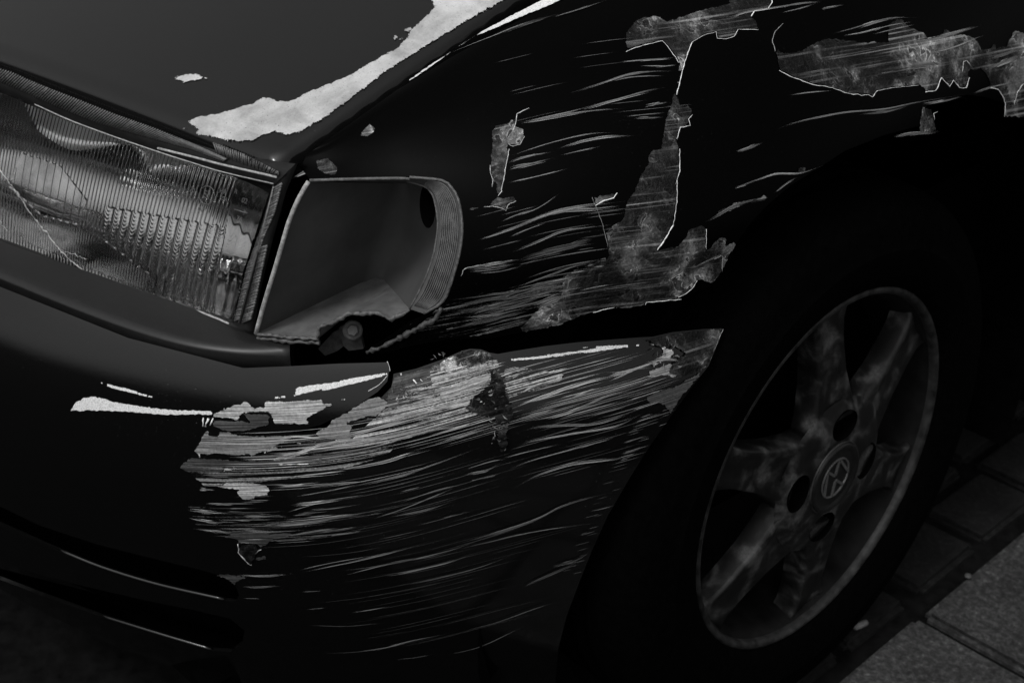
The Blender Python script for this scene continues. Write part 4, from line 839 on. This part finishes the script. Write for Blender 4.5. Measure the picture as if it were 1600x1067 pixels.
SK = loft('indicator_socket', [LW, mix(LW, be_, .3), mix(LW, be_, .6), mix(LW, be_, .84), corner, bow(.18, .12), bow(.38, .32), bow(.62, .4), bow(.85, .25), RIr], GREYPL, car); tag(SK, 'empty grey plastic socket of the missing indicator lamp')
fl = [bb + (np.array(RI[-1]) - bb) * t for t in np.linspace(0, 1, 12)]
loft('socket_floor', [RBm, mix(RBm, fl, .3), mix(RBm, fl, .65), fl], plain('sky_lit_socket_floor', .12, .7, .2, nscale=60, var=.35, bmp=.1), SK)  # same socket plastic, colour lightened for the sky light on the floor
tp = [bt + (np.array(RI[0]) - bt) * t for t in np.linspace(0, 1, 12)]
loft('socket_roof', [RT, mix(RT, tp, .5), tp], GREYPL, SK)
loft('socket_flange', [RO, mix(RO, RI, .5), RI], plain('flange_plastic', .07, .5, .3, nscale=25, var=.15, bmp=0), SK)
mb = MB()
for k in range(10):
    t = (k + .5) / 10; ln = [p + (EYE - p) / np.linalg.norm(EYE - p) * .0006 for p in mix(RO, RI, .12 + .76 * t)][3:-1]; mb.tube(ln, .0007, 5)
o = mb.build('flange_ribs', plain('flange_rib_plastic', .10, .5, .3, nscale=120, var=.5), SK, True); o['kind'] = 'stuff'
mb = MB(); mb.tube(LW, .0018, 8); mb.build('socket_rim', RIMPL, SK, True)
mb = MB(); mb.tube(RT, .0013, 6); mb.tube(RO, .0011, 6); mb.tube(RI, .0009, 6); mb.build('socket_rim', plain('dull_rim_plastic', .10, .5, .3, nscale=300, var=.6), SK, True)
mb = MB(); mb.tube(RBm, [random.uniform(.0008, .0022) for _ in RBm], 6); mb.tube([p + np.array([0, .001, -.004]) for p in RBm[:18]], [random.uniform(.0012, .0026) for _ in RBm[:18]], 6); mb.build('broken_lip', plain('broken_lip_plastic', .09, .5, .3, nscale=300, var=.8), SK, True)
# round bulb hole in the back of the socket
hc = fp(668, 322, 0, .03); mb = MB(); hd = ray(668, 322)
x_ = np.cross(hd, [0, 0, 1]); x_ /= np.linalg.norm(x_); y_ = np.cross(x_, hd)
mb.add([hc + x_ * .006 * math.cos(t) + y_ * .017 * math.sin(t) for t in np.linspace(0, 2 * math.pi, 25)[:-1]], [tuple(range(24))]); mb.build('bulb_hole', BLACK, SK)
# bracket and bolt below the socket
mb = MB()
def slabpx(pxs, base, th, push): 
    p = [fp(*q, base) + ray(*q) * push for q in pxs]; n = np.cross(p[1] - p[0], p[2] - p[0]); n /= np.linalg.norm(n); n = n if n @ (EYE - p[0]) > 0 else -n
    k = len(p); mb.add(p + [q - n * th for q in p], [tuple(range(k)), tuple(range(2 * k - 1, k - 1, -1))] + [(i, i + k, (i + 1) % k + k, (i + 1) % k) for i in range(k)])
slabpx(P('530,512 545,503 560,508 568,545 545,548 536,540'), 0, .004, .02); BK = mb.build('bracket', METALD, car)
mb = MB(); slabpx(P('497,545 520,520 533,512 538,540 528,548 508,556'), 0, .003, .026); mb.build('bracket_tab', METALD, BK)
mb = MB(); c0 = fp(551, 516, 0, .016); nd = -ray(551, 516); x_ = np.cross(nd, [0, 0, 1]); x_ /= np.linalg.norm(x_); y_ = np.cross(nd, x_)
mb.tube([c0 - nd * .004, c0 + nd * .001, c0 + nd * .0015], [.008, .008, .007], 16); mb.tube([c0, c0 + nd * .006, c0 + nd * .0065], [.005, .005, .0042], 6); mb.build('bolt', METALD, BK)
# bent lower lip of the fender
mb = MB(); lp = [fp(*q, .001) for q in resample(P('574,550 600,540 625,527 652,512 680,498 690,480'), 5, False, .6)]; mb.tube(lp, [random.uniform(.001, .003) for _ in lp], 6, .1); mb.build('bent_lip', plain('bent_lip_paint', .05, .5, .3, nscale=300, var=.9), FE, True)

# --- what closes the car behind the gaps
offset_sheet('inner_wing', FEND, .02, FEND.Lu - .05, .01, .30, -.085, BLACK, car)
def boxm(name, lo, hi, mat, parent):
    lo = np.array(lo); hi = np.array(hi); mb = MB(); mb.box((lo + hi) / 2, [(hi - lo)[0] / 2, 0, 0], [0, (hi - lo)[1] / 2, 0], [0, 0, (hi - lo)[2] / 2]); return mb.build(name, mat, parent)
boxm('engine_bay', (-1.6, -.34, .14), (-.36, 1.45, .60), BLACK, car)
boxm('underbody', (-1.6, .45, .16), (-.02, 1.45, .62), BLACK, car)
boxm('undertray', (-1.6, -.52, .12), (-.30, -.3, .135), BLACK, car)
V = []; F = []
for i in range(41):
    a = R(-20 + 220 * i / 40); c_, s_ = .372 * math.cos(a), .372 * math.sin(a)
    xo = np.interp(c_, [-.37, -.3, -.1, .1], [-.085, -.07, -.012, .012]); V += [(xo, c_ * 1.0, .285 + s_), (xo - .02, c_, .285 + s_), (-.33, c_, .285 + s_), (-.33, c_ * .2, .285 + s_ * .2)]
for i in range(40):
    for k in range(3): F.append((i * 4 + k, i * 4 + k + 1, (i + 1) * 4 + k + 1, (i + 1) * 4 + k))
mesh_obj('wheel_arch_liner', V, F, BLACK, car, True)

# --- wheel
WC = np.array([0, 0, .285])
def lathe(name, prof, mat, parent, seg=96, close=False):
    V = []; F = []; n = len(prof)
    for i in range(seg):
        a = 2 * math.pi * i / seg
        for x, r in prof: V.append(WC + [x, r * math.cos(a), r * math.sin(a)])
    for i in range(seg):
        j = (i + 1) % seg
        for k in range(n if close else n - 1):
            k2 = (k + 1) % n; F.append((i * n + k, i * n + k2, j * n + k2, j * n + k))
    o = mesh_obj(name, V, F, mat, parent, True); return o
WH = lathe('wheel', [(-.004, .1835), (-.010, .179), (-.016, .1765), (-.03, .174), (-.07, .168), (-.12, .163), (-.17, .16), (-.17, .03)], plain('dark_barrel', .006, .7, .1, nscale=40, var=.8), car); tag(WH, 'worn six-spoke alloy front wheel')  # inner barrel gets its own plain dark colour
lathe('rim_flange', [(-.006, .1825), (-.001, .183), (.0025, .1855), (.003, .188), (.0015, .1905), (-.003, .1915), (-.008, .190)], ALLOYE, WH)
ty = [(-.008, .186), (.000, .1895), (.006, .196), (.0095, .206), (.012, .218), (.0135, .230), (.0135, .2315), (.0125, .2325), (.0115, .246), (.007, .260), (-.002, .273), (-.012, .2795), (-.024, .283), (-.040, .2845)]
for k in range(4):
    x0 = -.046 - k * .028; ty += [(x0, .2850), (x0 - .002, .278), (x0 - .008, .278), (x0 - .010, .2852)]
ty += [(-.165, .283), (-.185, .273), (-.200, .24), (-.195, .20), (-.18, .186)]
lathe('tyre', ty, TYREM, WH, 128)
def xs_(r): return .008 - max(0, r - .055) * .13
for k in range(6):
    th = R(34 + 60 * k); V = []; F = []; ns = 16; cs = [(-1, -.024), (-1, -.004), (-.94, -.0006), (-.86, .0008), (-.5, -.0012), (0, -.0022), (.5, -.0012), (.86, .0008), (.94, -.0006), (1, -.004), (1, -.024)]
    for i in range(ns):
        t = i / (ns - 1); r = .060 + (.181 - .060) * t; hw = np.interp(t, [0, .15, .4, .7, .9, 1], [.038, .030, .0225, .0195, .022, .034])
        for c, d in cs:
            v = c * hw; V.append(WC + [xs_(r) + d, r * math.cos(th) - v * math.sin(th), r * math.sin(th) + v * math.cos(th)])
    n = len(cs)
    for i in range(ns - 1):
        for j in range(n - 1): F.append((i * n + j, i * n + j + 1, (i + 1) * n + j + 1, (i + 1) * n + j))
    F += [tuple(range(n))[::-1], tuple((ns - 1) * n + j for j in range(n))]
    mesh_obj('spoke', V, F, ALLOY, WH, True)
# hub with four deep bolt wells
LA = [R(a) for a in (82, -8, -98, 172)]
ring = [(.082 * math.cos(t), .082 * math.sin(t)) for t in np.linspace(0, 2 * math.pi, 73)[:-1]]
wells = [[(.056 * math.cos(l) + .0155 * math.cos(t) * math.cos(l) - .0200 * math.sin(t) * math.sin(l), .056 * math.sin(l) + .0155 * math.cos(t) * math.sin(l) + .0200 * math.sin(t) * math.cos(l)) for t in np.linspace(0, 2 * math.pi, 25)[:-1]] for l in LA]
pts = [Vector(q) for q in ring]; ed = [(i, (i + 1) % 72) for i in range(72)]
for wv in wells: k = len(pts); pts += [Vector(q) for q in wv]; ed += [(k + i, k + (i + 1) % 24) for i in range(24)]
pts += [Vector((r * math.cos(t), r * math.sin(t))) for r in (.01, .025, .037, .045, .062, .074) for t in np.linspace(0, 2 * math.pi, 37)[:-1] if not any(inpoly([(r * math.cos(t), r * math.sin(t))], wv)[0] for wv in wells)]
ov, oe, of, *_ = geometry.delaunay_2d_cdt(pts, ed, [], 0, 1e-7)
Vv = np.array([tuple(v) for v in ov]); T = [f for f in of if not any(inpoly([Vv[list(f)].mean(0)], wv)[0] for wv in wells)]
V = [WC + [xs_(math.hypot(*q)) + .003 - .004 * max(0, math.hypot(*q) - .07) / .012, q[0], q[1]] for q in Vv]; n = len(V); F = [tuple(f) for f in T]
HUB = mesh_obj('hub', V, F, ALLOY, WH, True)
for wv in wells:
    mesh_obj('bolt_well', [WC + [.0106, *q] for q in wv] + [WC + [-.03, q[0], q[1]] for q in wv], [(i, (i + 1) % 24, 24 + (i + 1) % 24, 24 + i) for i in range(24)] + [tuple(range(24, 48))], BLACK, HUB, True)
for l in LA:
    c0 = WC + np.array([-.026, .056 * math.cos(l), .056 * math.sin(l)]); mb = MB(); mb.tube([c0, c0 + [.010, 0, 0], c0 + [.012, 0, 0]], [.0085, .0085, .007], 6); mb.build('lug_bolt', BLACK, WH)
cap = lathe('hub_cap', [(.008, .0375), (.0125, .037), (.0145, .0355), (.0148, .033), (.0125, .031), (.012, .028), (.012, .001)], plain('cap_black', .006, .4, .3), WH, 64)
lathe('cap_rim', [(.009, .0385), (.0120, .0383), (.0128, .0378), (.012, .0368)], ALLOYE, cap, 64)
mb = MB(); up = R(-71); ey = np.array([0, math.cos(up), math.sin(up)]); ex = np.array([0, math.sin(up), -math.cos(up)]); ec = WC + [.0125, 0, 0]
mb.tube([ec + ex * .0208 * math.cos(t) + ey * .0208 * math.sin(t) for t in np.linspace(0, 2 * math.pi, 41)[:-1]], .0011, 6, .5, True)
def stroke(p, q, w_=.0013):
    a = ec + (ex * p[0] + ey * p[1]) * 1.12; b = ec + (ex * q[0] + ey * q[1]) * 1.12; d = b - a; s_ = np.cross([1, 0, 0], d / np.linalg.norm(d)); mb.box((a + b) / 2, d / 2, s_ * w_, np.array([.0011, 0, 0]))
for p, q in (((-.0080, .0165), (-.0004, .0030)), ((.0080, .0165), (.0004, .0030)), ((-.0168, .0078), (-.0086, -.0160)), ((.0168, .0078), (.0086, -.0160)), ((-.0082, -.0158), (-.0004, -.0030)), ((.0082, -.0158), (.0004, -.0030))): stroke(p, q)
mb.build('emblem', EMBL, cap)
